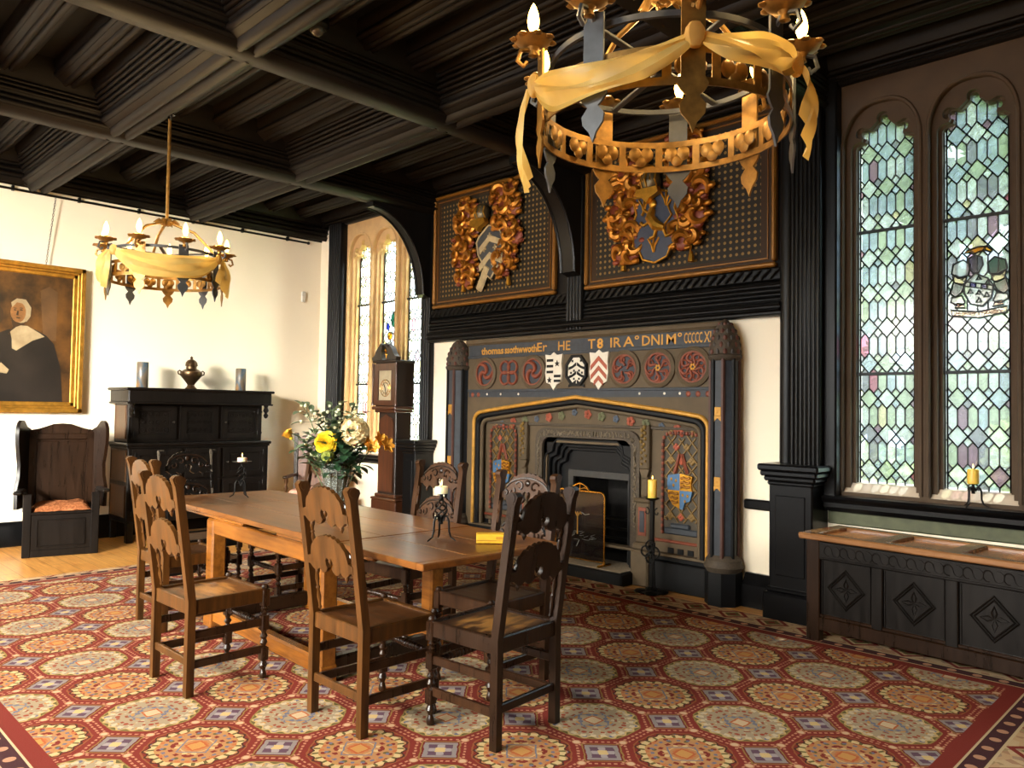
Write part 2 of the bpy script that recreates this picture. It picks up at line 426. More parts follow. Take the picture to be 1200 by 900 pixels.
# moulded beam over the chimneypiece, and the carved band above it
lower=reeds([(0,2.215),(.10,2.215),(.14,2.25),(.13,2.30),(.09,2.32),(.07,2.46),(.04,2.49),(0,2.49)],[0,1,1,0,4,0,0])
struct(MB().prism([(YB-x,z) for x,z in lower],-6.79,-2.64,'YZ').build(tr(),OAKBLACKX,smooth=50))
def guilloche(x0,x1):
    m=MB().box(x0,x1,5.54,YB,2.49,2.58,.006); k=int((x1-x0)/.075); p=(x1-x0)/k
    for i in range(k):
        x=x0+p*(i+.5)
        for s_ in(-1,1):
            q=[(x+s_*.5*p*t*.95,5.532-.008*cos(PI*t*.5),2.535+.034*t*s_*1) for t in(-1,-.5,0,.5,1)]
            m.tube(q,.009,5)
    return struct(m.build(tr(),OAKBLACKX))
guilloche(-6.79,-4.76); guilloche(-4.56,-2.66)
strip(tr(),-6.79,-4.76,5.56,YB,2.58,3.87,OAKBLACKX); strip(tr(),-4.56,-2.66,5.56,YB,2.58,3.87,OAKBLACKX)
# pedestals under the great posts
def pedestal(x0,x1,zt):
    m=MB(); yf=5.33
    m.box(x0,x1,yf,YB,.2,zt-.14,.01); m.box(x0-.03,x1+.03,yf-.04,YB,0,.2,.012); m.box(x0-.015,x1+.015,yf-.02,YB,.2,.235,.012)
    for k,(e,a,b) in enumerate([(.012,.15,.12),(.03,.12,.085),(.05,.085,.045),(.065,.045,.0)]): m.box(x0-e,x1+e,yf-e,YB,zt-a,zt-b+.004,.012)
    m.box(x0+.05,x1-.05,yf-.006,yf+.02,.32,zt-.22,.006)
    return struct(m.build(tr(),BLACKB))
pedestal(-6.98,-6.76,1.12); pedestal(-2.64,-2.32,1.11)

# ================================================================== WINDOWS
def foil_head(w,z0,zs,za,grow=0.,n=6):
    """outline of one light with its cusped, foiled head (counter-clockwise from bottom left)"""
    h=w/2+grow; H=za-zs; g=grow
    right=[(h,z0-g),(h,zs)]
    right+=[(h-.012,zs+.1*H),(h-.035,zs+.17*H),(.66*h,zs+.2*H),(.62*h,zs+.3*H)]
    c=(.66*h,zs+.47*H); r=.14*H+g*.5
    right+=[(c[0]+r*cos(a),c[1]+r*sin(a)) for a in [-PI/3+ (PI*1.05)*i/n for i in range(n+1)]]
    right+=[(.40*h,zs+.56*H),(.2*h,zs+.74*H)]
    c=(0,za-.13*H); r=.13*H+g*.5
    right+=[(c[0]+r*cos(a),c[1]+r*sin(a)) for a in [-PI/7+(PI/2+PI/7)*i/n for i in range(n+1)]]
    left=[(-x,z) for x,z in reversed(right) if x>1e-4]
    return right+left
def arch_head(w,z0,zs,za,n=8):
    h=w/2; H=za-zs
    right=[(h,z0),(h,zs)]+[(h*cos(PI/2*i/n)**.8,zs+H*sin(PI/2*i/n)) for i in range(1,n)]+[(0,za)]
    return right+[(-x,z) for x,z in reversed(right) if x>1e-4]
def glass(name,c,clear=.75):
    g=NT(name); t=g.n('ShaderNodeBsdfTransparent'); d=g.n('ShaderNodeBsdfTranslucent'); gl=g.n('ShaderNodeBsdfGlossy')
    n=g.noise(26,g.coord(),3); b=lin(c)
    col=g.ramp(n,[(.3,tuple(x*.8 for x in b)),(.7,b)])
    for q in(t,d): g.l(col,q.inputs[0])
    gl.inputs['Roughness'].default_value=.15
    m1=g.n('ShaderNodeMixShader'); g.l(g.m_('ADD',(1-clear)*.6,g.m_('MULTIPLY',n,(1-clear)*.8)),m1.inputs[0]); g.l(t.outputs[0],m1.inputs[1]); g.l(d.outputs[0],m1.inputs[2])
    m2=g.n('ShaderNodeMixShader'); m2.inputs[0].default_value=.04; g.l(m1.outputs[0],m2.inputs[1]); g.l(gl.outputs[0],m2.inputs[2])
    g.l(m2.outputs[0],g.out.inputs[0]); return g.m
GL=[glass('clear_antique_glass',(236,240,236)),glass('pale_blue_glass',(206,220,226)),glass('pale_green_glass',(206,222,196)),
    glass('mauve_glass',(156,132,146)),glass('straw_glass',(226,218,176)),glass('grey_glass',(176,180,186)),glass('rose_glass',(186,128,140))]
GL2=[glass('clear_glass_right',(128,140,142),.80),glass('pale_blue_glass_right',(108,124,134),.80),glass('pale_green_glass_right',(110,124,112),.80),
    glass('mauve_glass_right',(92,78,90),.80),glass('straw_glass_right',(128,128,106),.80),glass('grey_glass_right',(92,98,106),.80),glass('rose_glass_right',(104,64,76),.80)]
GW=[24,30,22,4,4,9,1]
YG=5.725
def quarry_glass(w,z0,z1,zc0,per,seed,weights=GW):
    """leaded quarries: tall hexagons between bands of large and small diamonds"""
    r=random.Random(seed); b=.014; u=(w-2*b)/6; h=.072; x0=-w/2+b
    pick=lambda: r.choices(range(7),weights)[0]
    g=MB(); segs=[]
    def clip(poly):
        out=poly
        for ax,lim,sg in((0,x0,1),(0,-x0,-1),(1,z0,1),(1,z1,-1)):
            res=[]
            for i in range(len(out)):
                p,q=out[i],out[(i+1)%len(out)]; a=(p[ax]-lim)*sg; c=(q[ax]-lim)*sg
                if a>=0: res.append(p)
                if (a<0)!=(c<0):
                    t=a/(a-c); res.append((p[0]+(q[0]-p[0])*t,p[1]+(q[1]-p[1])*t))
            out=res
            if len(out)<3: return None
        return out
    def cell(poly):
        q=clip(poly)
        if q:
            g.mi=pick(); n=len(q); b_=[(p[0],0,p[1]) for p in q]; g.add(b_,[list(range(n))])
            for i in range(n): segs.append((q[i],q[(i+1)%n]))
    k0=int((z0-zc0)/per)-1; k1=int((z1-zc0)/per)+2
    for k in range(k0,k1):
        zc=zc0+k*per
        for j in range(3):
            cx=x0+(2*j+1)*u; cell([(cx-u,zc),(cx,zc-h),(cx+u,zc),(cx,zc+h)])
        for j in range(4):
            cx=x0+2*j*u
            for s_ in(-1,1):
                cz=zc+s_*h/2; cell([(cx-u/2,cz),(cx,cz-h/2),(cx+u/2,cz),(cx,cz+h/2)])
        zn=zc+per
        for j in range(6):
            a=x0+j*u; bq=a+u; m=a+u/2
            cell([(a,zc+h),(m,zc+h/2),(bq,zc+h),(bq,zn-h),(m,zn-h/2),(a,zn-h)])
    for sx in(-1,1):      # narrow white margin strip
        zz=z0
        while zz<z1:
            ze=min(zz+.11,z1); g.mi=0; a=sx*w/2; c=sx*(w/2-b)
            g.add([(a,0,zz),(c,0,zz),(c,0,ze),(a,0,ze)],[(0,1,2,3)]); segs.append(((a,zz),(c,zz))); zz=ze
        segs.append(((sx*(w/2-b),z0),(sx*(w/2-b),z1))); segs.append(((sx*w/2,z0),(sx*w/2,z1)))
    L=MB(); seen=set()
    for p,q in segs:
        key=tuple(sorted(((round(p[0],3),round(p[1],3)),(round(q[0],3),round(q[1],3)))))
        if key in seen or math.hypot(p[0]-q[0],p[1]-q[1])<.006: continue
        seen.add(key); L.tube([(p[0],0,p[1]),(q[0],0,q[1])],.0062,4)
    return g,L
def make_window(name,centres,w,x0,x1,z0,zs,za,stone,seed):
    root=bpy.data.objects.new(name,None); COL.objects.link(root); root.location=(0,0,0); struct(root)
    top=3.88; zb=z0
    front=[[(c+x,z) for x,z in arch_head(w+.115,zb-.06,zs-.02,za+.075)] for c in centres]
    mid=[[(c+x,z) for x,z in foil_head(w,zb-.03,zs,za,.022)] for c in centres]
    back=[[(c+x,z) for x,z in foil_head(w,zb,zs,za,0)] for c in centres]
    rect=[(x0,.86),(x1,.86),(x1,top),(x0,top)]
    m=MB()
    m.holed(rect,front,YB-.012,YB+.035)
    m.holed(rect,mid,YB+.035,YB+.075)
    m.holed(rect,back,YB+.075,YB+.17)
    # chamfered nosing on mullions
    for c in centres:
        pts=[(c+x,YB-.012,z) for x,z in arch_head(w+.135,zb-.05,zs-.02,za+.085)]
        m.tube(pts[:],.014,6)
    # scooped lobes between arch and cusps
    for c in centres:
        for sx in(-1,1):
            for (fx,fz,r) in((.47,.62,.045),(.50,.16,.04),(.24,.98,.05)):
                m.ball((c+sx*fx*w,YB+.075,zs+(za-zs)*fz+.02),r,(1,.35,1))
    m.build('tracery',stone,root,smooth=30)
    s_=MB()     # sloping stone sill
    s_.prism([(YB-.01,.84),(YB+.18,.84),(YB+.18,z0+.01),(YB+.07,z0-.0),(YB-.01,.915)],x0,x1,'YZ')
    s_.build('sill',SILL,root)
    for i,c in enumerate(centres):
        g,L=quarry_glass(w,z0,za,3.348,.2505,seed+i,GW if name=='window_2' else [60,20,4,1,10,2,2])
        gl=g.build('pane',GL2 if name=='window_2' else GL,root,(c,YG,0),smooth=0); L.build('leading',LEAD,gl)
        b=MB()
        for z in(2.785,1.767): b.box(-w/2-.01,w/2+.01,-.03,-.012,z-.011,z+.011,.003)
        b.build('saddle_bar',LEAD,root,(c,YG,0))
    return root
SILL=plain('sill_stone',(196,178,156),.7,var=.08,scale=6)
W1=make_window('window_1',[-8.29,-7.765,-7.25],.37,-8.58,-7.02,.93,3.385,3.6,SAND,11)
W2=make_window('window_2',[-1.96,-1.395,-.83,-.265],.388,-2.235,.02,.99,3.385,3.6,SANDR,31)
# timber sills inside
def timber_sill(x0,x1,zt,d):
    p=[(YB,zt),(YB-d,zt),(YB-d-.012,zt-.015),(YB-d,zt-.035),(YB-d+.03,zt-.05),(YB-d+.03,zt-.08),(YB-d+.06,zt-.11),(YB,zt-.11)]
    return struct(MB().prism(p,x0,x1,'YZ').build(tr(),BLACKB))
timber_sill(-8.58,-7.0,.9,.08); timber_sill(-2.31,.1,.905,.14)
strip(tr(),-2.31,.1,YB-.03,YB,.70,.80,GREENP)
# armorial glass in the second light of the right window
ar=MB(); CM=[glass('green_pot_glass',(10,66,46),.93),glass('amber_pot_glass',(196,124,20),.93),glass('white_pot_glass',(206,200,188),.7),glass('steel_grey_glass',(74,78,84),.93),glass('blue_pot_glass',(24,40,128),.93),glass('parchment_glass',(224,196,150),.8),LEAD,glass('black_pot_glass',(52,56,58),.9)]
def pg(pts,mi,d=0.0):
    ar.mi=mi; ar.add([(x,-.003-d,z) for x,z in pts],[list(range(len(pts)))])
    ar.mi=6; ar.tube([(x,-.005-d,z) for x,z in pts],.0065,5,True)
bk=[(-.16,.1),(-.10,.14),(-.06,.1),(-.04,.17),(.06,.18),(.14,.14),(.165,.09),(.15,.02),(.17,-.05),(.165,-.15),(.1,-.17),(-.1,-.17),(-.165,-.15),(-.165,-.02)]
for sx in(-1,1):
    pg([(sx*x,z) for x,z in[(.05,.13),(.09,.165),(.15,.14),(.16,.08),(.11,.05),(.06,.06)]],0 if sx>0 else 2,.002)
    pg([(sx*x,z) for x,z in[(.07,.05),(.12,.045),(.155,.07),(.145,.02),(.10,-.0),(.08,.01)]],5,.002)
    pg([(sx*x,z) for x,z in[(.085,0),(.15,.02),(.17,-.05),(.14,-.08),(.1,-.05)]],0,.002)
    pg([(sx*x,z) for x,z in[(.10,-.07),(.16,-.08),(.165,-.11),(.12,-.14),(.08,-.12)]],2,.002)
    pg([(sx*x,z) for x,z in[(.09,-.13),(.13,-.12),(.14,-.15),(.08,-.155)]],1,.003)
pg([(-.02,.07),(.05,.03),(.085,-.02),(.07,-.1),(.02,-.15),(-.05,-.13),(-.085,-.06),(-.09,0)],2,.004)   # shield
for k in range(5):
    x=-.08+.032*k; z=.02-.008*k; pg([(x,z),(x+.032,z-.008),(x+.03,z-.038),(x-.002,z-.03)],4 if k%2 else 2,.006)
for (x,z) in((.0,.035),(.05,-.0),(.0,-.06),(.045,-.08),(-.05,-.05),(.0,-.11)):
    pg([(x-.016,z-.012),(x,z+.018),(x+.016,z-.012)],0,.005)
pg([(-.06,.17),(-.02,.19),(.02,.17),(.025,.12),(.0,.07),(-.035,.07),(-.055,.11)],3,.006)               # helm
pg([(-.085,.205),(-.06,.225),(0,.24),(.05,.235),(.08,.205),(.06,.2),(.04,.212),(.0,.205),(-.03,.195),(-.05,.207)],1,.006)  # crest beast
pg([(-.165,-.165),(0,-.185),(0,-.225),(-.155,-.205)],5,.006); pg([(0,-.185),(.16,-.16),(.155,-.2),(0,-.225)],5,.006)
ar.build('armorial_glass',CM,W2,(-1.385,YG-.006,2.345),smooth=0)
al=MB(); add_text(al,'LODOWOW',-.145,-.013,-.205,.022,.125,bold=.01); add_text(al,'LOOINESOY',.015,-.013,-.203,.022,.125,bold=.01)
al.build('motto',RED,W2,(-1.385,YG-.006,2.345),smooth=0)
# suncatcher of stained glass in the left window
ar=MB(); pg([(.05*cos(a),.05*sin(a)) for a in [2*PI*i/14 for i in range(14)]],1); pg([(.09+.07*cos(a),.2+.1*sin(a)) for a in [2*PI*i/10 for i in range(10)]],0)
pg([(-.03,.06),(.0,.12),(-.05,.17),(-.07,.1)],4); pg([(-.05,-.12),(.0,-.06),(.05,-.12),(.0,-.2)],2); pg([(-.09,-.24),(.0,-.2),(.1,-.22),(.08,-.3),(-.08,-.3)],1)
ar.build('stained_roundel',CM,W1,(-7.79,YG-.006,2.36),smooth=0)
# ================================================================== FIREPLACE
FP=thing('fireplace','carved and painted stone chimneypiece with lettered frieze, shields and low arch','fireplace',(-4.6,5.5,0))
def fx(x): return x+4.6       # world x -> fireplace x ; y is measured from the front plane 5.5
def FB(m,name,mat,parent=None,smooth=35): return m.build(name,mat,parent or FP,smooth=smooth)
# main slab with the low four-centred arch cut through it
def arch_pts(x0,x1,zb,zs,za,n=8,r=.2):
    cx=(x0+x1)/2; h=(x1-x0)/2; out=[(x1,zb)]
    out+=[(x1-r+r*cos(a),zs-r*.2+(r)*sin(a)*.9) for a in [PI*.42*i/n for i in range(n+1)]]
    ex,ez=out[-1]
    out+=[(ex+(cx-ex)*t,ez+(za-ez)*(t**.92)) for t in [i/n for i in range(1,n+1)]]
    return out+[(2*cx-x,z) for x,z in reversed(out[:-1])]
X0,X1=fx(-6.10),fx(-3.12); AL,AR=fx(-5.99),fx(-3.235)
opening=arch_pts(AL,AR,.30,1.365,1.60,r=.12)
m=MB(); m.mi=0
m.holed([(X0,.30),(AR,.30)][:0]+[(X0,.28),(X1,.28),(X1,2.2),(X0,2.2)],[[(x,max(z,.30)) for x,z in opening]],0,.1)
FB(m,'mantel',STONE)
FB(MB().box(X0-.02,X1+.02,-.03,.1,2.15,2.2,.012).box(X0-.01,X1+.01,-.015,.05,2.14,2.155,.006),'cornice',STONE)
FB(MB().box(X0+.02,X1-.02,-.008,.0,2.025,2.14,.003),'inscription_band',BLUE)
for body,x,w in(('thomas',-5.89,.33),('ssothwwoth',-5.545,.44),('Er',-5.10,.13),('HE',-4.83,.15),('T',-4.47,.085),('8',-4.365,.07),('IR',-4.215,.12),('A°',-4.075,.17),('DNI',-3.875,.21),('M°',-3.63,.15),('CCCCC',-3.46,.17),('XL',-3.275,.085)):
    t=MB(); add_text(t,body,fx(x),-.009,2.04,.088 if body[0].isupper() or body=='8' else .072,w,.003,.012 if body[0].isupper() else .03); FB(t,'inscription_letter',GOLDP,smooth=0)
FB(MB().box(X0+.0,X1,-.012,.0,1.655,1.68,.004).box(X0,X1,-.012,0,2.0,2.03,.004),'string_moulding',BLUE)
# lower blue band with little painted flowers
b=MB(); b.box(X0+.02,X1-.02,-.004,0,1.6,1.655)
b.mi=1
for k,x in enumerate((-6.02,-5.93,-3.42,-3.33,-3.24)): b.ball((fx(x),-.006,1.625),.024,(1,.3,1),8,5)
b.mi=2
for k,x in enumerate((-5.8,-5.6,-5.35,-3.9,-3.65,-3.5)): b.ball((fx(x),-.006,1.63),.012,(1,.3,1),8,5)
FB(b,'painted_band',[BLUE,RED,WHITEP])
# arch moulding: gold roll outside, black hollow inside
am=opening[:]
FB(MB().tube([(x,-.006,z) for x,z in am],.02,8),'arch_moulding',GOLDP)
inn=arch_pts(AL+.045,AR-.045,.30,1.335,1.56,r=.11)
FB(MB().tube([(x,.012,z) for x,z in inn],.03,8),'arch_hollow',BLACKP)
inn2=arch_pts(AL+.09,AR-.09,.30,1.305,1.52,r=.10)
FB(MB().tube([(x,.03,z) for x,z in inn2],.022,8),'arch_roll',STONE)
# painted soffit band with rosettes following the arch
FB(MB().box(fx(-5.85),fx(-3.37),.05,.06,1.325,1.35,.004),'lintel_moulding',STONED)
trm=[plain('trail_blue',(62,72,86),.6),plain('trail_red',(136,62,38),.6),plain('trail_green',(84,86,56),.6)]
for k in range(14):
    x=-5.64+.16*k; z=min((abs(a-fx(x)),b_) for a,b_ in inn2 if b_>1.2)[1]-.062; s_=.042 if k%3 else .032; sb=MB()
    for q in range(5): sb.ball((fx(x)+s_*.6*cos(2*PI*q/5),.06,z+s_*.6*sin(2*PI*q/5)),s_*.5,(1,.5,1),6,4)
    FB(sb,'painted_flower',trm[k%3])
# recessed back plane and plinths
bk=MB(); bk.holed([(AL-.06,.28),(AR+.06,.28),(AR+.06,1.64),(AL-.06,1.64)],[[(fx(-5.03),.281+.0),(fx(-3.95),.281),(fx(-3.95),1.17),(fx(-5.03),1.17)]],.075,.1)
FB(bk,'back_panel',STONE)
for a,b_ in((X0,fx(-5.12)),(fx(-3.86),X1)): FB(MB().box(a,b_,.0,.1,.0,.235,.008).box(a,b_,.02,.1,.235,.28,.01),'plinth',BLACKP)
for k in range(4):
    for sx in(-1,1):
        x=.945+.095*k; c=sx*(x+.03)
        FB(MB().box(c-.03,c+.03,.068,.076,.29,.345,.004),'dark_tile',BLACKP)
rl=MB(); 
for a,b_ in((AL+.1,fx(-5.16)),(fx(-3.84),AR-.1)): rl.box(a,b_,.055,.08,.385,.41,.008)
FB(rl,'red_string_course',RED)
# towers at either end
for sx,cx,r in((-1,fx(-6.225),.122),(1,fx(-3.085),.108)):
    sh=MB(); n=8
    octo=lambda rr,o=PI/8:[(cx+rr*cos(o+2*PI*i/8),-.02+rr*sin(o+2*PI*i/8)) for i in range(8)]
    sh.prism(octo(r),.28,1.90,'XY')
    s_=FB(sh,'corner_shaft',BLUE)
    rr=MB()
    for i in range(8):
        a=PI/8+2*PI*i/8; rr.mi=i%2; rr.tube([(cx+r*cos(a),-.02+r*sin(a),.36),(cx+r*cos(a),-.02+r*sin(a),1.9)],.016,6)
    FB(rr,'shaft_roll',[plain('dark_red_brown',(72,42,34),.6),BLACKP],s_)
    gm=MB()
    for z in(1.47,.93):
        gm.box(cx-.028,cx+.028,-.02-r*.94-.006,-.02-r*.9,z-.02,z+.05,.004); gm.prism([(cx-.028,z-.02),(cx-.028,z-.06),(cx,z-.035),(cx+.028,z-.06),(cx+.028,z-.02)],-.02-r*.94-.006,-.02-r*.9)
        gm.ball((cx,-.025-r*.94,z+.012),.012,(1,.4,1),6,4)
    FB(gm,'gilt_badge',GOLDP,s_)
    FB(MB().lathe([(r+.02,.25),(r+.045,.29),(r+.03,.32),(r+.03,.34),(r,.38)],(cx,-.02,0),16),'shaft_base',BLACKP if False else STONED,s_)
    FB(MB().prism(octo(r+.035),.0,.25,'XY'),'shaft_plinth',BLACKP,s_)
    fi=FB(MB().lathe([(r,1.88),(r+.02,1.9),(r+.025,1.92),(r+.005,1.935),(r+.012,2.0),(r-.01,2.08),(r-.045,2.16),(r-.085,2.20),(0,2.214)],(cx,-.02,0),18),'finial',STONED,s_)
    sc=MB()
    for row in range(5):
        z=1.95+.052*row; R=[.140,.138,.125,.10,.062][row]*r/.135
        for i in range(12):
            a=2*PI*(i+.5*(row%2))/12; sc.mi=(i+row)%2; sc.ball((cx+R*.97*cos(a),-.02+R*.97*sin(a),z),.021,(.9,.9,1.2),6,5)
    FB(sc,'finial_scale',[plain('finial_brown_red',(84,44,32),.65,var=.25),plain('finial_slate',(52,46,42),.65)],fi)
# roundels with coloured tracery
def roundel(x,kind):
    z=1.845; R=.145
    ro=FB(MB().lathe([(R+.022,.0),(R+.022,-.02),(R,-.032),(R-.02,-.02),(R-.02,-.004),(0,-.004)],(fx(x),0,z),24,'Y') if kind!='quatrefoil' else MB().ball((fx(x),0,z),.02),'roundel',[BLUE if kind=='quatrefoil' else STONE])
    d=MB(); d.lathe([(R-.018,0),(R-.018,-.006),(0,-.006)],(fx(x),0,z),24,'Y'); FB(d,'ground',BLUE,ro)
    t=MB()
    if kind=='triskele':
        t.tube([(fx(x)+(R-.02)*cos(a),-.012,z+(R-.02)*sin(a)) for a in [2*PI*i/28 for i in range(28)]],.012,6,True)
        for k in range(3):
            a0=2*PI*k/3; pts=[]
            for i in range(13):
                q=i/12; r_=(R-.03)*q; a=a0+q*2.3; pts.append((fx(x)+r_*cos(a),-.014,z+r_*sin(a)))
            t.tube(pts,[.010+.012*sin(PI*i/12) for i in range(13)],6)
    elif kind=='quatrefoil':
        for k in range(4):
            a=PI/4+PI/2*k; c=(fx(x)+.068*cos(a)*1.1,z+.068*sin(a)*1.1)
            t.tube([(c[0]+.062*cos(b_),-.012,c[1]+.062*sin(b_)) for b_ in [2*PI*i/18 for i in range(18)]],.013,6,True)
        t.mi=1; t.ball((fx(x),-.012,z),.018,(1,.5,1),8,5)
        for k in range(4): t.tube([(fx(x),-.012,z),(fx(x)+.045*cos(PI/2*k),-.012,z+.045*sin(PI/2*k))],.006,5)
    else:
        n={'wheel':6,'star':8,'rose':5}[kind]
        t.tube([(fx(x)+(R-.02)*cos(a),-.012,z+(R-.02)*sin(a)) for a in [2*PI*i/28 for i in range(28)]],.012,6,True)
        for k in range(n):
            a0=2*PI*k/n
            pts=[(fx(x)+(.03+(R-.05)*q)*cos(a0+.9*q*(1-q)*3),-.014,z+(.03+(R-.05)*q)*sin(a0+.9*q*(1-q)*3)) for q in [i/8 for i in range(9)]]
            t.tube(pts,.011,6)
            c=(fx(x)+(R-.06)*cos(a0+PI/n),z+(R-.06)*sin(a0+PI/n))
            t.tube([(c[0]+.026*cos(b_),-.013,c[1]+.026*sin(b_)) for b_ in [2*PI*i/12 for i in range(12)]],.008,5,True)
        t.mi=1; 
        if kind!='rose':
            for k in range(6): t.ball((fx(x)+.02*cos(PI/3*k),-.016,z+.02*sin(PI/3*k)),.012,(1,.5,1),6,4)
    FB(t,'tracery',[RED,GOLDP],ro)
for x,k in((-5.83,'triskele'),(-5.485,'quatrefoil'),(-5.15,'triskele'),(-4.06,'rose'),(-3.71,'wheel'),(-3.375,'star')): roundel(x,k)
# three shields
def shield_poly(w,h,notch=0.02):
    r=[(0,h*.5),(w*.18,h*.42),(w*.5,h*.5-notch),(w*.44,h*.2),(w*.5,-h*.05),(w*.42,-h*.3),(w*.2,-h*.34),(0,-h*.5)]
    return r+[(-x,z) for x,z in reversed(r[1:-1])]
def shield(x,kind):
    z=1.845; o=fx(x); m=MB()
    if kind=='octagon':
        oc=lambda r:[(o+r*cos(PI/8+PI/4*i),z+r*1.15*sin(PI/8+PI/4*i)) for i in range(8)]
        sh=FB(MB().holed(oc(.135),[oc(.112)],-.03,-.0),'shield',BLACKP)
        m.mi=0; m.prism(oc(.113),-.012,0)
        m.mi=1
        for sx in(-1,1):
            for k in range(3): m.prism([(o+sx*.005,z+.075-.08*k),(o+sx*.05,z+.045-.08*k+.0),(o+sx*.095,z+.03-.08*k),(o+sx*.095,z+.005-.08*k),(o+sx*.05,z+.02-.08*k),(o+sx*.005,z+.045-.08*k)],-.016,-.011)
            for (a,b_) in((.03,.0),(.065,-.02),(.03,-.075),(.07,-.05),(.05,.09),(.03,-.035)): m.box(o+sx*a-.009,o+sx*a+.009,-.016,-.011,z+b_-.012,z+b_+.008)
        FB(m,'charges',[WHITEP,BLACKP],sh); return
    m.prism([(o+a,z+b_) for a,b_ in shield_poly(.215,.36)],-.022,0)
    sh=FB(m,'shield',WHITEP); c=MB()
    if kind=='chevrons':
        for k in range(3):
            zt=z+.125-.088*k; w=(.092,.088,.052)[k]; d=w*.95
            c.prism([(o,zt),(o+w,zt-d),(o+w,zt-d-.042),(o,zt-.042),(o-w,zt-d-.042),(o-w,zt-d)],-.027,-.02)
        FB(c,'charges',plain('chevron_red',(150,70,46),.6),sh)
    else:
        for k in range(3): c.box(o-.085,o-.005,-.027,-.02,z+.09-.055*k,z+.115-.055*k)
        for k in range(2): c.box(o+.008,o+.09,-.027,-.02,z-.06-.045*k,z-.035-.045*k)
        for a,b_ in((.045,.07),(-.05,-.085)):
            c.prism([(o+a+(.032 if i%2==0 else .014)*sin(2*PI*i/10),z+b_+(.032 if i%2==0 else .014)*cos(2*PI*i/10)) for i in range(10)],-.027,-.02)
        FB(c,'charges',BLACKP,sh)
shield(-4.875,'stars'); shield(-4.60,'octagon'); shield(-4.335,'chevrons')
# side panels: rope border, lattice with rosettes and a hanging quartered shield
def lattice_mat():
    return BLACKP
for cx,w in((fx(-5.615),.36),(fx(-3.52),.36)):
    z0,z1=.46,1.30
    p=FB(MB().box(cx-w/2,cx+w/2,.066,.078,z0,z1,.004),'side_panel',plain('panel_ground',(52,44,30),.6,var=.3,scale=40))
    rim=[(cx-w/2,z0),(cx-w/2,z1-.06),(cx-w/2+.02,z1-.018),(cx-w/2+.06,z1),(cx+w/2-.06,z1),(cx+w/2-.02,z1-.018),(cx+w/2,z1-.06),(cx+w/2,z0)]
    rp=MB()
    for (a,b_),(c,d) in zip(rim,rim[1:]):
        L=math.hypot(c-a,d-b_); n=max(1,int(L/.026))
        for i in range(n):
            q=(i+.5)/n; x,z=a+(c-a)*q,b_+(d-b_)*q; rp.mi=i%2
            rp.ball((x,.055,z),.017,(1,.8,1),6,5)
    FB(rp,'rope_border',[RED,plain('dark_rope',(70,36,26),.6)],p)
    la=MB(); s_=.115
    for k in range(-8,9):
        for sg in(-1,1):
            pts=[]
            xa,xb=-w/2+.02,w/2-.02
            za_=k*s_; 
            seg=[]
            for q in range(13):
                x=xa+(xb-xa)*q/12; z=z0+.42+za_+sg*x*1.15
                if z0+.1<z<z1-.02: seg.append((cx+x,.06,z))
            if len(seg)>1: la.tube(seg,.0075,5)
    FB(la,'lattice',LATG,p)
    for k in range(7):
        for j in range(-1,2):
            x=cx+j*.1+(0.05 if k%2 else 0); z=z0+.15+.115*k
            if abs(x-cx)<w/2-.04 and not(abs(x-cx)<.08 and .66<z<1.02):
                rs=MB()
                for q in range(4): rs.ball((x+.016*cos(PI/2*q),.058,z+.016*sin(PI/2*q)),.017,(1,.5,1),6,4)
                FB(rs,'rosette',LATG if (k+j)%2 else plain('rosette_red',(150,66,40),.5),p)
    sh=MB(); zc=.83; hw=.115
    P=[(cx-hw,zc+.13),(cx,zc+.13),(cx,zc),(cx-hw,zc-.0)]
    sh.mi=0; sh.prism([(cx-hw,zc+.12),(cx,zc+.14),(cx,zc),(cx-hw*1.0,zc),(cx-hw*1.05,zc+.05)],.035,.07); sh.prism([(cx,zc),(cx+hw*1.02,zc),(cx+hw*.85,zc-.08),(cx+hw*.4,zc-.10),(cx+.03,zc-.155),(cx,zc-.15)],.035,.07)
    sh.mi=1; sh.prism([(cx,zc),(cx+hw,zc),(cx+hw*.9,zc+.05),(cx+hw,zc+.12),(cx,zc+.14)],.035,.07); sh.prism([(cx-hw,zc),(cx,zc),(cx,zc-.15),(cx-hw*.6,zc-.12),(cx-hw*.95,zc-.06)],.035,.07)
    so=FB(sh,'coat_of_arms',[AZURE,GOLD],p)
    ch=MB(); ch.mi=1
    for a,b_ in((-.08,.09),(-.035,.08),(-.06,.04),(.03,-.035),(.075,-.04),(.05,-.085)):
        ch.ball((cx+a,.034,zc+b_),.011,(1,.6,1.3),6,4)
    ch.mi=0
    for k in range(3):
        z=zc+.10-.035*k; ch.tube([(cx+.015,.03,z),(cx+.04,.028,z+.01),(cx+.07,.028,z-.002),(cx+.1,.03,z+.008)],.011,6)
        z=zc-.03-.035*k; ch.tube([(cx-.1+.02*k,.03,z),(cx-.07,.028,z+.008),(cx-.04,.028,z-.002),(cx-.015,.03,z+.006)],.011,6)
    FB(ch,'charges',[plain('gold_lion',(150,100,36),.4,.5),GOLDP],so)
    st=MB(); st.tube([(cx-.06,.055,zc+.14),(cx-.01,.05,zc+.3)],.016,5); st.tube([(cx+.06,.055,zc+.14),(cx+.01,.05,zc+.3)],.016,5)
    FB(st,'strap',RED,so)
    cu=MB().box(cx-w/2+.02,cx+w/2-.02,.05,.07,z0,z0+.055,.01); cu.box(cx-.1,cx+.09,.04,.07,z0+.05,z0+.095,.012)
    FB(cu,'blue_cushion',BLUE,p)
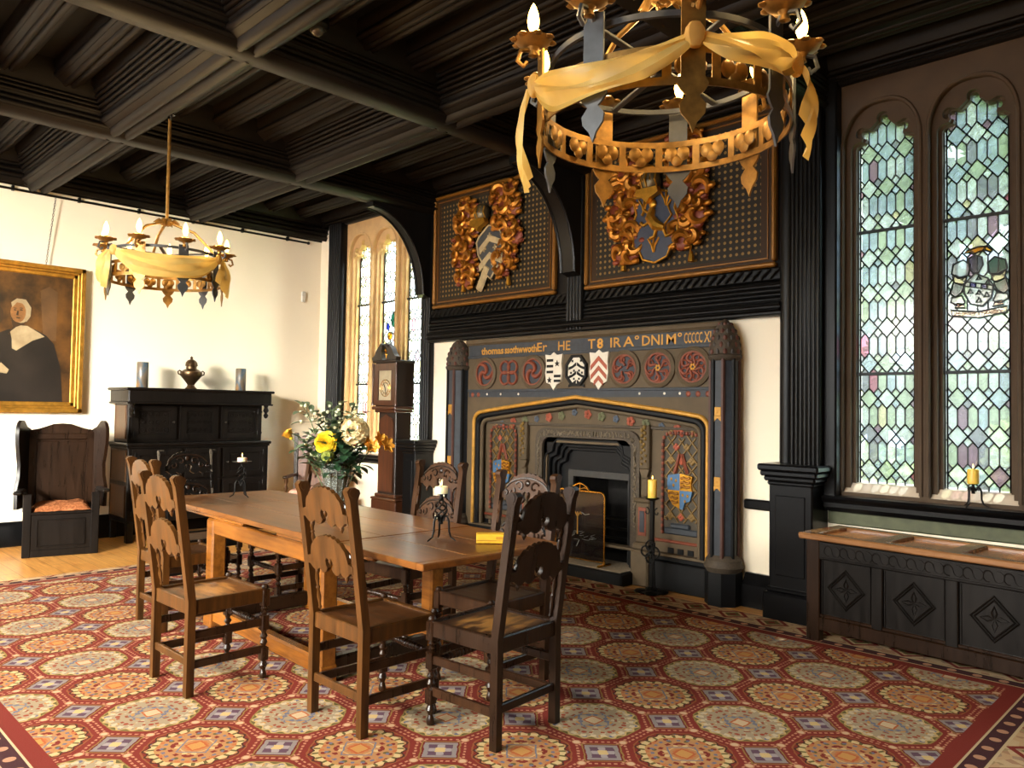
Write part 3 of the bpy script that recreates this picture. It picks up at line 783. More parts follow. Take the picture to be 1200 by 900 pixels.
# brackets with gilt leaf drops beside the fire opening, on small inlaid pedestals
for sx in(-1,1):
    x=fx(-5.31) if sx<0 else fx(-3.87)
    m=MB().box(x-.05,x+.05,.02,.08,.98,1.36,.012); m.prism([(x-.05,.98),(x+.05,.98),(x+.02,.9),(x-.02,.9)],.03,.08); m.box(x-.035,x+.035,.03,.08,.75,.92,.01)
    br=FB(m,'bracket',STONE)
    g_=MB(); r=random.Random(3)
    for k in range(14): g_.ball((x+(-1)**k*.016+r.uniform(-.008,.008),.012,1.34-.024*k),.019*(1-.03*k),(1,.7,1.1),6,5)
    FB(g_,'gilt_leaf_drop',plain('dull_gilt_leaf',(112,88,40),.5,.4,var=.3),br)
    m=MB().box(x-.085,x+.085,-.01,.08,.70,.735,.012).box(x-.07,x+.07,.01,.08,.36,.70,.01).box(x-.085,x+.085,-.02,.08,.30,.36,.014).box(x-.09,x+.09,-.04,.1,.0,.3,.014)
    pe=FB(m,'pedestal',STONE)
    m=MB(); m.mi=1; m.box(x-.04,x+.04,.004,.012,.42,.66,.003); m.mi=0; m.box(x-.025,x+.025,.0,.01,.45,.63,.003); FB(m,'inlay',[AZURE if False else BLUE,RED],pe)
# carved surround and stepped cast-iron mouldings round the fire opening
ox0,ox1,oz=fx(-5.16),fx(-3.93),1.305
def shoulder(x0,x1,zt,n=5,r=.09,zb=.11):
    """opening outline with shouldered upper corners"""
    R=[(x1,zb),(x1,zt-2.1*r),(x1-.2*r,zt-1.6*r),(x1-r,zt-1.25*r),(x1-1.15*r,zt-.5*r),(x1-1.7*r,zt)]
    cx=(x0+x1)/2; return R+[(2*cx-x,z) for x,z in reversed(R)]
def rounded(x0,x1,zt,r,zb=.11):
    R=[(x1,zb)]+arc(x1-r,zt-r,r,0,PI/2,5); cx=(x0+x1)/2
    return R+[(2*cx-x,z) for x,z in reversed(R)]
su=FB(MB().holed(rounded(ox0,ox1,oz,.12,.28),[rounded(ox0+.09,ox1-.09,oz-.085,.09,.281)],.045,.08),'carved_surround',STONED)
cv=MB(); r=random.Random(5)
pathp=rounded(ox0+.045,ox1-.045,oz-.042,.11,.5)
for (a,b_),(c,d) in zip(pathp,pathp[1:]):
    L=math.hypot(c-a,d-b_); n=max(1,int(L/.032))
    for i in range(n):
        q=i/n; x,z=a+(c-a)*q,b_+(d-b_)*q
        cv.tube([(x+.014*cos(t),.042,z+.026*sin(t)) for t in [r.uniform(0,6)+k*.9 for k in range(5)]],.0065,5)
FB(cv,'vine_carving',plain('vine_stone',(104,92,74),.7,var=.2),su)
stp=[(.085,.02),(.11,.05),(.14,.09),(.17,.12)]
ir=MB()
for i,(e,y) in enumerate(stp):
    e2=stp[i+1][0] if i+1<len(stp) else .2
    f=rounded if i<1 else shoulder
    out=rounded(ox0+e-.005,ox1-e+.005,oz-e+.005,.09) if i==0 else shoulder(ox0+e-.005,ox1-e+.005,oz-e+.005)
    ir.holed(out,[shoulder(ox0+e2,ox1-e2,oz-e2,zb=.1101)],.055+y*1.0,.10+y*1.3)
    ir.tube([(x,.058+y,z) for x,z in shoulder(ox0+e2-.006,ox1-e2+.006,oz-e2+.006)],.012,6)
FB(ir,'iron_surround',ANTH)
# splayed cheeks, inner frame and dark cavity
ch=MB(); gx0,gx1=fx(-4.82),fx(-4.12)
ch.holed([(ox0+.16,.11),(ox1-.16,.11),(ox1-.16,oz-.16),(ox0+.16,oz-.16)],[[(gx0,.1101),(gx1,.1101),(gx1,.88),(gx0,.88)]],.21,.24)
FB(ch,'fire_back_plate',ANTH)
fr=MB().holed([(gx0-.03,.11),(gx1+.03,.11),(gx1+.03,.915),(gx0-.03,.915)],[[(gx0+.03,.1101),(gx1-.03,.1101),(gx1-.03,.855),(gx0+.03,.855)]],.185,.22)
FB(fr,'grate_frame',plain('grey_iron',(48,48,47),.5,.2))
cvt=MB(); d0,d1=.24,.78
cvt.box(gx0-.05,gx0-.01,d0,d1,.0,.95).box(gx1+.01,gx1+.05,d0,d1,.0,.95).box(gx0-.05,gx1+.05,d1,d1+.05,.0,.95).box(gx0-.05,gx1+.05,d0,d1,.9,.95).box(gx0-.05,gx1+.05,d0,d1,.0,.1)
FB(cvt,'firebox',SOOT)
gr=MB()
for k in range(4): gr.box(gx0+.06,gx1-.06,.30,.33,.2+.09*k,.225+.09*k,.004)
for x in(gx0+.08,gx1-.08): gr.box(x-.02,x+.02,.28,.34,.1,.56,.006)
FB(gr,'grate',IRON)
# hearth
FB(MB().box(fx(-5.13),fx(-3.93),-.2,.24,.0,.11,.012),'hearth',BLACKP)
FB(MB().box(fx(-5.09),fx(-3.97),-.16,.24,.105,.114,.003),'hearth_slab',plain('hearth_stone',(150,136,116),.8,var=.2,scale=40),None)
# ------------------------------------------------------------------ heraldic panels above
def dotted():
    g=NT('dotted_panel'); co=g.coord('Object'); sx=g.n('ShaderNodeSeparateXYZ'); g.l(co,sx.inputs[0])
    P=.052
    def fr(v): return g.m_('SUBTRACT',g.m_('FRACT',g.m_('DIVIDE',v,P)),.5)
    a,b_=fr(sx.outputs[0]),fr(sx.outputs[2])
    d=g.m_('SQRT',g.m_('ADD',g.m_('MULTIPLY',a,a),g.m_('MULTIPLY',b_,b_)))
    dot=g.m_('LESS_THAN',d,.24)
    inx=g.m_('LESS_THAN',g.m_('ABSOLUTE',sx.outputs[0]),.80); inz=g.m_('LESS_THAN',g.m_('ABSOLUTE',sx.outputs[2]),.53)
    m_=g.m_('MULTIPLY',dot,g.m_('MULTIPLY',inx,inz))
    ground=g.mix(g.m_('MULTIPLY',inx,inz),lin((52,36,22)),lin((40,35,28)))
    c=g.mix(m_,ground,lin((124,98,54)))
    g.principled(c,.5,spec=.15,bump=m_,bstr=.3,bdist=.006); return g.m
DOT=dotted()
MANT=plain('mantling_gold',(158,100,28),.36,.7,var=.25,scale=25); MRED=plain('mantling_red',(112,46,22),.45,.2,var=.2)
def heraldic(x0,x1,z0,z1,label,kind):
    cx,cz=(x0+x1)/2,(z0+z1)/2; w,h=x1-x0,z1-z0
    root=thing('heraldic_panel',label,'panel',(cx,5.53,cz))
    MB().box(-w/2+.03,w/2-.03,.0,.03,-h/2+.03,h/2-.03).build('board',DOT,root)
    f=MB()
    for a in [(-w/2,w/2,h/2-.038,h/2),(-w/2,w/2,-h/2,-h/2+.038)]: f.box(a[0],a[1],-.03,.03,a[2],a[3],.012); 
    for a in [(-w/2,-w/2+.038),(w/2-.038,w/2)]: f.box(a[0],a[1],-.03,.03,-h/2+.045,h/2-.045,.012)
    f.tube([(sx*(w/2-.07),-.004,sz*(h/2-.07)) for sx,sz in((-1,-1),(1,-1),(1,1),(-1,1))],.008,5,True)
    f.build('frame',plain('frame_ochre_gilt',(128,84,26),.42,.4),root)
    ox=-.12 if kind=='lion' else -.02; oz=.0 if kind=='lion' else .02
    # shield
    if kind=='lion':
        R=[(0,-.42),(.12,-.38),(.16,-.30),(.22,-.26),(.225,-.06),(.19,.02),(.22,.12),(.25,.17),(.16,.16),(.05,.19)]
        sp=R+[(-x,z) for x,z in reversed(R[1:])]
        s_=MB().prism([(x+ox,z-.06+oz) for x,z in sp],-.07,-.03).build('shield',plain('blue_grey_shield',(44,52,70),.4,var=.15),root)
        e=MB().tube([(x+ox,-.072,z-.06+oz) for x,z in sp],.010,6,True)
        for (a,b_) in((-.11,.02),(.11,.05),(-.01,-.33)):      # three pheon-like heads
            for q in(-.055,0,.055): e.tube([(ox+a+q,-.075,oz+b_+.06),(ox+a+q*.3,-.078,oz+b_+.0),(ox+a,-.075,oz+b_-.06)],.009,5)
        e.build('shield_edge',GOLD,s_)
        l=MB(); l.tube([(ox-.02,-.08,oz-.02),(ox-.04,-.085,oz-.09),(ox+.02,-.085,oz-.17),(ox+.1,-.08,oz-.2)],[.03,.045,.05,.025],8)
        l.ball((ox-.015,-.085,oz+.02),.036,(1,.7,1.2)); l.tube([(ox-.04,-.08,oz-.07),(ox-.1,-.08,oz-.02),(ox-.13,-.08,oz-.06)],.014,6); l.tube([(ox-.03,-.08,oz-.12),(ox-.11,-.08,oz-.15),(ox-.14,-.08,oz-.12)],.014,6)
        l.tube([(ox+.08,-.08,oz-.19),(ox+.12,-.08,oz-.27),(ox+.16,-.08,oz-.26)],.016,6); l.tube([(ox+.02,-.08,oz-.19),(ox+.0,-.08,oz-.26),(ox-.04,-.08,oz-.27)],.016,6)
        l.tube([(ox+.1,-.08,oz-.17),(ox+.17,-.08,oz-.1),(ox+.13,-.08,oz-.02),(ox+.16,-.08,oz+.03)],.009,6); l.build('lion',GOLD,s_)
    else:
        R=[(.02,-.42),(.12,-.30),(.18,-.26),(.19,0),(.15,.06),(.1,.12),(-.02,.14)]
        sp=R+[(-.16,.04),(-.2,-.02),(-.17,-.15),(-.1,-.25),(-.06,-.36)]
        s_=MB().prism([(x+ox+.08,z+oz) for x,z in sp],-.07,-.03).build('shield',plain('slate_shield',(58,60,62),.45),root)
        e=MB(); e.tube([(x+ox+.08,-.072,z+oz) for x,z in sp],.010,6,True)
        for k in range(2):
            z=oz+.02-.18*k; e.prism([(ox-.08,z-.10),(ox+.08,z+.02),(ox+.25,z-.05),(ox+.25,z-.0-.11),(ox+.08,z-.05),(ox-.06,z-.17)],-.078,-.068)
        for a,b_ in((.0,-.1),(.16,-.1),(.08,.03),(.14,-.27)): e.box(ox+a-.03,ox+a+.03,-.08,-.07,oz+b_-.008,oz+b_+.008); e.box(ox+a-.008,ox+a+.008,-.08,-.07,oz+b_-.03,oz+b_+.03)
        e.build('charges',plain('ivory_paint',(170,150,112),.5),s_)
        MB().box(-.05,.05,-.08,-.045,-.14,.14,.04).build('scroll_end',plain('ivory_paint',(170,150,112)),s_,(ox-.02,0,oz-.40),(0,.5,0))
    # helm with bars
    hz=oz+.22 if kind=='lion' else oz+.28; hx=ox-.04
    he=MB().ball((hx,-.08,hz),.10,(.9,.8,1.05),12,9).build('helm',plain('helm_steel',(96,84,62),.4,.6),root)
    b_=MB()
    for k in range(5): b_.tube([(hx-.07+.035*k,-.15+.02*abs(k-2),hz+.06),(hx-.07+.035*k,-.17+.02*abs(k-2),hz),(hx-.07+.035*k,-.14+.02*abs(k-2),hz-.06)],.009,5)
    b_.prism([(hx-.1,hz-.07),(hx+.1,hz-.07),(hx+.12,hz-.12),(hx+.03,hz-.16),(hx,hz-.2),(hx-.03,hz-.16),(hx-.12,hz-.12)],-.15,-.09)
    b_.build('helm_bars',GOLD,he)
    # mantling: curling acanthus of gilt wood
    r=random.Random(21 if kind=='lion' else 22)
    for sx in(-1,1):
        g_=MB(); rd=MB()
        base=[(.20,.42),(.33,.36),(.40,.22),(.30,.16),(.42,.04),(.32,-.04),(.40,-.16),(.30,-.22),(.38,-.32),(.26,-.36),(.24,.26),(.26,.06),(.25,-.14),(.16,.34),(.42,.30),(.42,-.06),(.22,-.28),(.20,.14),(.34,.44)]
        for k,(a,b2) in enumerate(base):
            x=ox+sx*(a+r.uniform(-.02,.02)); z=oz+b2+(.04 if sx>0 else -.02)+r.uniform(-.02,.02); R=r.uniform(.06,.10); a0=r.uniform(0,6.28); dr=r.choice((-1,1))
            n=14; pts=[]; rad=[]
            for i in range(n+1):
                t=i/n; q=a0+dr*t*5.2; rr=R*(1-.75*t); pts.append((x+rr*cos(q),-.05-.07*t,z+rr*sin(q))); rad.append(.012+.024*sin(PI*min(1,t*1.1)))
            g_.tube(pts,rad,7)
            for q in range(5):     # leaf lobes
                an=a0+q*1.1; c=(x+R*1.05*cos(an),-.06,z+R*1.05*sin(an)); tgt=rd if (k+q)%4==0 else g_
                tgt.ball(c,r.uniform(.026,.042),(1.25,.6,.8),7,5)
            rd.ball((x,-.045,z),R*1.0,(1,.3,1),9,6)
        g_.build('mantling',MANT,root); rd.build('mantling_lining',MRED,root)
        tx,tz=ox+sx*.34,oz-.46
        MB().tube([(tx-sx*.06,-.04,tz+.14),(tx,-.05,tz+.08),(tx-.01,-.05,tz+.03)],.008,5).lathe([(.0,.04),(.016,.03),(.02,.01),(.028,-.05),(.0,-.055)],(tx,-.05,tz),8).build('tassel',GOLD,root)
heraldic(-6.735,-4.905,2.585,3.84,'dotted heraldic panel with cross-charged shield under barred helm, left of the middle post','plain')
heraldic(-4.545,-2.685,2.585,3.84,'dotted heraldic panel with blue shield bearing a gold lion, right of the middle post','lion')
# ================================================================== RUG
def rug_mat():
    g=NT('patterned_wool_carpet'); co=g.coord('Object'); sx=g.n('ShaderNodeSeparateXYZ'); g.l(co,sx.inputs[0])
    M=g.m_; X,Y=sx.outputs[0],sx.outputs[1]
    # slight weave wobble
    wob=g.noise(30,co,2); wx=M('MULTIPLY',M('SUBTRACT',wob,.5),.012)
    U=M('DIVIDE',M('ADD',M('SUBTRACT',X,-1.83),wx),.4955); V=M('DIVIDE',M('ADD',M('SUBTRACT',Y,3.42),wx),.489)
    I=M('ROUND',U); J=M('ROUND',V); fu=M('SUBTRACT',U,I); fv=M('SUBTRACT',V,J)
    au=M('ABSOLUTE',fu); av=M('ABSOLUTE',fv)
    par=M('ABSOLUTE',M('MODULO',M('ADD',I,J),2.)); par=M('GREATER_THAN',par,.5)          # 0 grey, 1 gold
    dg=M('MULTIPLY',M('ADD',au,av),.7071); d8=M('MAXIMUM',M('MAXIMUM',au,av),dg)
    ang=M('ARCTAN2',fv,fu); rr=M('SQRT',M('ADD',M('MULTIPLY',fu,fu),M('MULTIPLY',fv,fv)))
    rad=M('ADD',M('MULTIPLY',d8,.6),M('MULTIPLY',rr,.4))
    sc=M('MULTIPLY',M('COSINE',M('MULTIPLY',ang,20.)),.017)
    lt=lambda a,b: M('LESS_THAN',a,b)
    gt=lambda a,b: M('GREATER_THAN',a,b)
    AND=lambda a,b: M('MULTIPLY',a,b)
    band=lambda v,a,b: AND(gt(v,a),lt(v,b))
    # small woven motifs, four-fold symmetric inside a medallion
    mn=M('MINIMUM',au,av); mx=M('MAXIMUM',au,av)
    cb=g.n('ShaderNodeCombineXYZ'); g.l(mx,cb.inputs[0]); g.l(mn,cb.inputs[1]); g.l(par,cb.inputs[2])
    vo=g.n('ShaderNodeTexVoronoi'); vo.inputs['Scale'].default_value=17; g.l(cb.outputs[0],vo.inputs['Vector'])
    sp=g.n('ShaderNodeSeparateColor'); g.l(vo.outputs['Color'],sp.inputs[0])
    core=lt(vo.outputs['Distance'],.42)
    red=lin((130,46,39)); dred=lin((112,30,30)); cream=lin((214,190,150)); sage=lin((172,156,128)); gold=lin((192,146,88)); orange=lin((196,120,70)); blue=lin((112,116,138)); purple=lin((100,76,94)); green=lin((104,98,56)); brown=lin((74,44,34))
    # grey medallion
    mg=g.ramp(sp.outputs[0],[(0,sage),(.22,lin((200,184,152))),(.40,lin((138,140,132))),(.58,lin((160,74,52))),(.72,lin((196,146,86))),(.86,blue)],'CONSTANT')
    mg=g.mix(core,sage,mg)
    mo=g.ramp(sp.outputs[0],[(0,gold),(.16,orange),(.36,lin((220,186,132))),(.52,red),(.72,blue),(.88,green)],'CONSTANT')
    mo=g.mix(core,lin((190,138,92)),mo)
    rim=band(rad,.33,.385)
    mo=g.mix(rim,mo,lin((220,194,140))); mo=g.mix(AND(rim,band(M('FRACT',M('MULTIPLY',ang,3.82)),.0,.3)),mo,green)
    mg=g.mix(AND(band(rad,.335,.385),band(M('FRACT',M('MULTIPLY',ang,3.82)),.3,.85)),mg,lin((212,194,162)))
    mg=g.mix(AND(band(rad,.20,.225),band(M('FRACT',M('MULTIPLY',ang,1.91)),.2,.7)),mg,lin((150,84,58)))
    seg=lambda n,a,b,ph=0.: band(M('FRACT',M('ADD',M('MULTIPLY',ang,n/6.2832),ph)),a,b)
    mg=g.mix(AND(band(rad,.275,.305),seg(16,.3,.62)),mg,lin((156,78,54)))
    mg=g.mix(AND(band(rad,.15,.175),seg(8,.25,.75)),mg,lin((196,146,86)))
    mo=g.mix(AND(band(rad,.255,.285),seg(20,.2,.6)),mo,lin((112,116,140))); mo=g.mix(AND(band(rad,.19,.225),seg(12,.3,.7)),mo,red); mo=g.mix(band(rad,.125,.14),mo,lin((214,176,120)))
    med=g.mix(par,mg,mo)
    md=M('ADD',au,av)
    cen=M('MAXIMUM',au,av)
    med=g.mix(lt(cen,.078),med,lin((188,100,56))); med=g.mix(lt(cen,.06),med,g.mix(par,lin((216,190,152)),lin((204,150,84))))
    med=g.mix(AND(band(md,.17,.19),lt(rad,.3)),med,lin((120,124,140)))
    # ground: crimson trellis bands with two rows of pale dashes
    edge=M('SUBTRACT',.5,M('MAXIMUM',au,av)); edd=M('SUBTRACT',.707,M('MULTIPLY',md,1.))
    along=M('MINIMUM',au,av)
    dash=AND(band(M('FRACT',M('MULTIPLY',along,17.)),.2,.75),band(edge,.014,.034))
    dq=M('SUBTRACT',au,av); dash2=AND(band(M('FRACT',M('MULTIPLY',M('ABSOLUTE',dq),13.)),.2,.75),band(M('SUBTRACT',dg,.47),.012,.034))
    col=g.mix(M('MAXIMUM',dash,dash2),red,lin((200,140,110)))
    # corner squares, set diagonally
    cu=M('SUBTRACT',.5,au); cv=M('SUBTRACT',.5,av); q=M('ADD',cu,cv)
    sq=lt(q,.245); col=g.mix(sq,col,lin((150,120,66))); col=g.mix(lt(q,.225),col,dred); col=g.mix(lt(q,.205),col,lin((150,142,140)))
    st=M('MULTIPLY',M('MAXIMUM',cu,cv),1.); star=AND(lt(q,.15),gt(M('ABSOLUTE',M('SUBTRACT',cu,cv)),.035))
    col=g.mix(star,col,purple); col=g.mix(lt(q,.14),col,g.mix(gt(M('ABSOLUTE',M('SUBTRACT',cu,cv)),.045),lin((170,160,160)),purple)); col=g.mix(lt(q,.06),col,lin((220,190,130)))
    # medallion with toothed dark edge
    rim_r=M('ADD',rad,sc)
    col=g.mix(lt(rad,.435),col,g.mix(par,lin((150,128,72)),lin((150,90,54))))
    col=g.mix(lt(rad,.42),col,g.mix(par,green,red))
    col=g.mix(lt(rim_r,.408),col,g.mix(par,lin((206,176,116)),brown)); col=g.mix(lt(M('ADD',rim_r,0.),.388),col,med)
    # pale roundels where the bands meet
    va=M('SUBTRACT',mx,.5); vb=M('SUBTRACT',mn,.207); vr=M('SQRT',M('ADD',M('MULTIPLY',va,va),M('MULTIPLY',vb,vb)))
    col=g.mix(lt(vr,.042),col,lin((196,140,104))); col=g.mix(lt(vr,.030),col,lin((222,186,148)))
    # border
    dl=M('SUBTRACT',X,-7.16); dr=M('SUBTRACT',-1.06,X); dn=M('SUBTRACT',Y,.985); df=M('SUBTRACT',4.90,Y)
    db=M('MINIMUM',M('MINIMUM',dl,dr),M('MINIMUM',dn,df)); o=M('MULTIPLY',db,-1.)
    xs=M('MINIMUM',dl,dr); ys=M('MINIMUM',dn,df); horiz=lt(ys,xs)       # border runs along X
    tcol=g.n('ShaderNodeMix'); tcol.data_type='FLOAT'; g.l(horiz,tcol.inputs[0]); g.l(Y,tcol.inputs[2]); g.l(X,tcol.inputs[3]); T=tcol.outputs[0]
    bt=M('SUBTRACT',M('FRACT',M('DIVIDE',T,.3)),.5); bo=M('DIVIDE',M('SUBTRACT',o,.30),.3)
    bd=M('ADD',M('ABSOLUTE',bt),M('ABSOLUTE',bo))
    vb2=g.n('ShaderNodeTexVoronoi'); vb2.inputs['Scale'].default_value=26; g.l(co,vb2.inputs['Vector']); s2=g.n('ShaderNodeSeparateColor'); g.l(vb2.outputs['Color'],s2.inputs[0])
    spk=g.ramp(s2.outputs[0],[(0,cream),(.4,lin((200,160,120))),(.6,red),(.75,green),(.88,purple)],'CONSTANT')
    bc=g.mix(.45,lin((210,180,140)),spk)
    bc=g.mix(band(bd,.30,.42),bc,red); bc=g.mix(band(bd,.1,.22),bc,green); bc=g.mix(lt(bd,.1),bc,red)
    bcol=red
    bcol=g.mix(gt(o,.075),red,cream); bcol=g.mix(gt(o,.085),bcol,lin((66,38,46)))
    pt=M('ABSOLUTE',M('SUBTRACT',M('FRACT',M('DIVIDE',T,.13)),.5)); dot=lt(M('ADD',M('MULTIPLY',pt,pt),M('POWER',M('DIVIDE',M('SUBTRACT',o,.125),.13),2.)),.035)
    bcol=g.mix(AND(dot,gt(o,.085)),bcol,lin((200,150,120)))
    bcol=g.mix(gt(o,.165),bcol,cream); bcol=g.mix(gt(o,.178),bcol,bc); bcol=g.mix(gt(o,.40),bcol,red); bcol=g.mix(gt(o,.415),bcol,brown)
    col=g.mix(gt(o,0.),col,bcol)
    # yarn-scale variation
    yn=g.noise(160,co,2); col=g.mix(M('MULTIPLY',yn,.22),col,lin((120,80,60)))
    dk=g.n('ShaderNodeMix'); dk.data_type='RGBA'; dk.blend_type='MULTIPLY'; dk.inputs[0].default_value=1; g.l(col,dk.inputs[6]); dk.inputs[7].default_value=(RUGK,RUGK*.97,RUGK*.95,1); col=dk.outputs[2]
    g.principled(col,.95,spec=.1,bump=yn,bstr=.35,bdist=.004); return g.m
tag(MB().box(-7.41,-.62,.42,5.31,.001,.012,.004).build('rug',rug_mat()),'large red patterned carpet of octagonal medallions covering the floor','rug')

# ================================================================== DINING TABLE
TB=thing('dining_table','long oak draw-leaf dining table with heavy square legs and low stretchers','table',(-4.262,2.655,.012),-.03)
def tb(m,name,mat=None,parent=None): return m.build(name,mat or TABLEW,parent or TB)
# local axes: x along the table ; near edge is -y
top=MB()
for k in range(3): top.box(-.835,.878,-.45+.3*k,-.152+.3*k,.748,.78,.003)
tb(top,'table_top',TABLED)
for nm,a,b in(('leaf',-1.60,-.838),('leaf',.881,1.61)):
    l=MB()
    for k in range(3): l.box(a+.05,b-.05,-.45+.3*k,-.152+.3*k,.746,.778,.003)
    l.box(a,a+.052,-.45,.448,.746,.778,.005); l.box(b-.052,b,-.45,.448,.746,.778,.005)
    tb(l,nm,TABLED)
for a,b in((-1.2,-.30),(.15,1.15)):
    for y in(-.40,.36): tb(MB().box(a,b,y,y+.03,.712,.744,.006),'leaf_bearer',TABLEW)
for y in(-.40,.35): tb(MB().box(-.80,.69,y,y+.045,.61,.71,.008),'apron')
for x in(-.79,.65): tb(MB().box(x,x+.045,-.36,.36,.61,.71,.008),'end_rail',DARK)
for x in(-.765,.645):
    for y in(-.36,.36): tb(MB().box(x-.05,x+.05,y-.05,y+.05,.0,.71,.012).box(x-.056,x+.056,y-.056,y+.056,0,.10,.012),'leg')
for y in(-.36,.36): tb(MB().box(-.72,.60,y-.035,y+.035,.035,.13,.012),'stretcher')
for x in(-.765,.645): tb(MB().box(x-.035,x+.035,-.32,.32,.035,.13,.012),'stretcher',DARK)

# ================================================================== DINING CHAIRS
def crest_poly(w,h):
    """arched back rail: scalloped top, lobed underside with a keyhole"""
    hw=w/2; topp=[]
    n=44
    for i in range(n+1):
        x=hw-(w)*i/n; t=abs(x)/hw
        z=h*(.37+.63*math.sqrt(max(0,1-(t/.80)**2))) if t<.80 else h*(.37-.03*(t-.80)/.20)
        if t<.78: z+=.007*abs(sin(i*PI*11/n))
        topp.append((x,z))
    bot=[(-hw,.12*h),(-.86*hw,.12*h),(-.72*hw,.0),(-.58*hw,-.03*h),(-.46*hw,.06*h),(-.36*hw,-.02*h),(-.26*hw,-.04*h),(-.14*hw,.03*h),(-.09*hw,.12*h),(-.15*hw,.22*h),(-.15*hw,.33*h),(-.08*hw,.40*h),(-.03*hw,.36*h)]
    return topp+bot+[(-x,z) for x,z in reversed(bot)]
def leg_front(x,y):
    m=MB(); b=.021
    m.box(x-b,x+b,y-b,y+b,.385,.475,.004); m.box(x-b,x+b,y-b,y+b,.255,.335,.004); m.box(x-b,x+b,y-b,y+b,.095,.165,.004)
    m.lathe([(.0,.47),(.016,.472),(.02,.485),(.014,.497),(0,.50)],(x,y,0),10)
    m.lathe([(.017,.333),(.012,.338),(.020,.350),(.012,.361),(.020,.372),(.013,.384),(.017,.388)],(x,y,0),10)
    m.lathe([(.017,.163),(.011,.17),(.021,.19),(.012,.208),(.022,.223),(.012,.24),(.018,.258)],(x,y,0),10)
    m.lathe([(.0,.0),(.017,.0),(.021,.012),(.017,.03),(.012,.045),(.023,.07),(.015,.09),(.018,.097)],(x,y,0),10)
    return m
def make_chair(label,group):
    """origin on the floor under the seat centre ; sitter faces +y"""
    t=thing('dining_chair',label,'chair',group=group)
    W=.205; yb,yf=-.20,.205
    MB().box(-W+.015,W-.015,yb+.02,yf-.005,.455,.468,.003).build('seat',SEATW,t)
    fr=MB()
    fr.box(-W+.01,W-.01,yf-.018,yf+.012,.405,.478,.005); fr.box(-W,W,yb-.012,yb+.018,.405,.478,.005)
    for s_ in(-1,1): fr.box(s_*W-.014,s_*W+.014,yb,yf,.405,.478,.005)
    fr.build('seat_frame',BROWN,t)
    for s_ in(-1,1): leg_front(s_*W,yf).build('leg',LEGW,t)
    for s_ in(-1,1):          # rear leg running up into the raked back post, with a scrolled top
        m=MB(); x=s_*W; b=.019
        P=[(yb,0),(yb,.47),(yb-.045,.80),(yb-.082,1.05)]
        poly=[(y-.02,z) for y,z in P]+[(yb-.112,1.075),(yb-.118,1.092),(yb-.105,1.106),(yb-.08,1.108),(yb-.055,1.096),(yb-.05,1.08)]+[(y+.02,z) for y,z in reversed(P)]
        m.prism(poly,x-b,x+b,'YZ')
        m.tube([(x-b*1.15,yb-.085,1.085),(x+b*1.15,yb-.085,1.085)],.022,10)
        m.build('back_post',BROWN,t)
    def ry(z): return yb-.045*(z-.47)/.33 if z<.8 else yb-.045-.037*(z-.8)/.25
    for z0,h in((.925,.168),(.70,.168)):
        y=ry(z0+h/2); m=MB(); m.prism([(a,b_) for a,b_ in crest_poly(.385,h)],-.010,.010)
        tl=Matrix.Translation((0,y,z0))@Matrix.Rotation(.145,4,'X')
        o=m.build('back_rail',BROWN,t); o.matrix_basis=tl
        for i,a in enumerate((-.123,0,.123)):
            z=-.010 if a else .052
            MB().lathe([(0,.014),(.006,.012),(.011,0),(.009,-.008),(.004,-.018),(0,-.022)],(a,0,z),8).build('drop_knob',BROWN,o)
        c=MB()
        for s_ in(-1,1):
            for (cx,cz,R,a0) in((.055,.092,.034,0.4),(.11,.06,.026,2.2),(.155,.05,.018,1.)):
                c.tube([(s_*(cx+R*(1-.7*q)*cos(a0+q*5)),.012,cz+R*(1-.7*q)*sin(a0+q*5)) for q in [i/9 for i in range(10)]],.006,5)
        c.ball((0,.012,.115),.02,(1,.4,1),8,5); c.tube([(.165*cos(a),.012,.05+.095*sin(a)) for a in [PI*.12+PI*.76*i/12 for i in range(13)]],.006,5)
        c.build('carving',DARK,o)  # darker wood puts the shade of the relief into the colour
    for s_ in(-1,1):
        m=MB(); x=s_*.178
        for z0,z1 in((.49,.70),(.80,.93)):
            pr=[(.004,0),(.009,.05),(.006,.1),(.011,.3),(.006,.45),(.011,.5),(.006,.55),(.011,.72),(.006,.9),(.009,.95),(.004,1)]
            y0,y1=ry(z0)+.014,ry(z1)+.014; k=[Vector((x,y0+(y1-y0)*q,z0+(z1-z0)*q)) for _,q in pr]; m.tube(k,[r_ for r_,_ in pr],7)
        m.build('split_spindle',BROWN,t)
    # stretchers: ribbed one in front, two plain at each side, one behind
    m=MB().box(-W,-W+.06,yf-.014,yf+.014,.27,.305,.004).box(W-.06,W,yf-.014,yf+.014,.27,.305,.004)
    pr=[]; n=12
    for i in range(n):
        a=-.145+.29*i/n; st=.29/n; mid=1-abs((i+.5)/n*2-1); R=.013+.008*mid; pr+=[(R*.75,a),(R,a+st*.3),(R,a+st*.7)]
    m.lathe([(.01,-.146)]+pr+[(.01,.146)],(0,yf,.288),10,'X'); m.build('front_stretcher',LEGW,t)
    for s_ in(-1,1):
        for z in(.28,.135): MB().box(s_*W-.011,s_*W+.011,yb,yf,z,z+.04,.004).build('side_stretcher',LEGW,t)
    MB().box(-W,W,yb-.011,yb+.011,.15,.19,.004).build('rear_stretcher',BROWN,t)
    return t
G='dining chairs round the oak table'
CH=make_chair('brown scallop-backed oak chair, nearest camera of the two along the left of the table',G)
def chair_at(o,x,y,rz,label,wood_=None,seat=None):
    o.location=(x,y,.012); o.rotation_euler=(0,0,rz); o['label']=label
    if wood_: remat(o,{'warm_brown_oak':wood_,'worn_oak_seat':seat or SEATD})
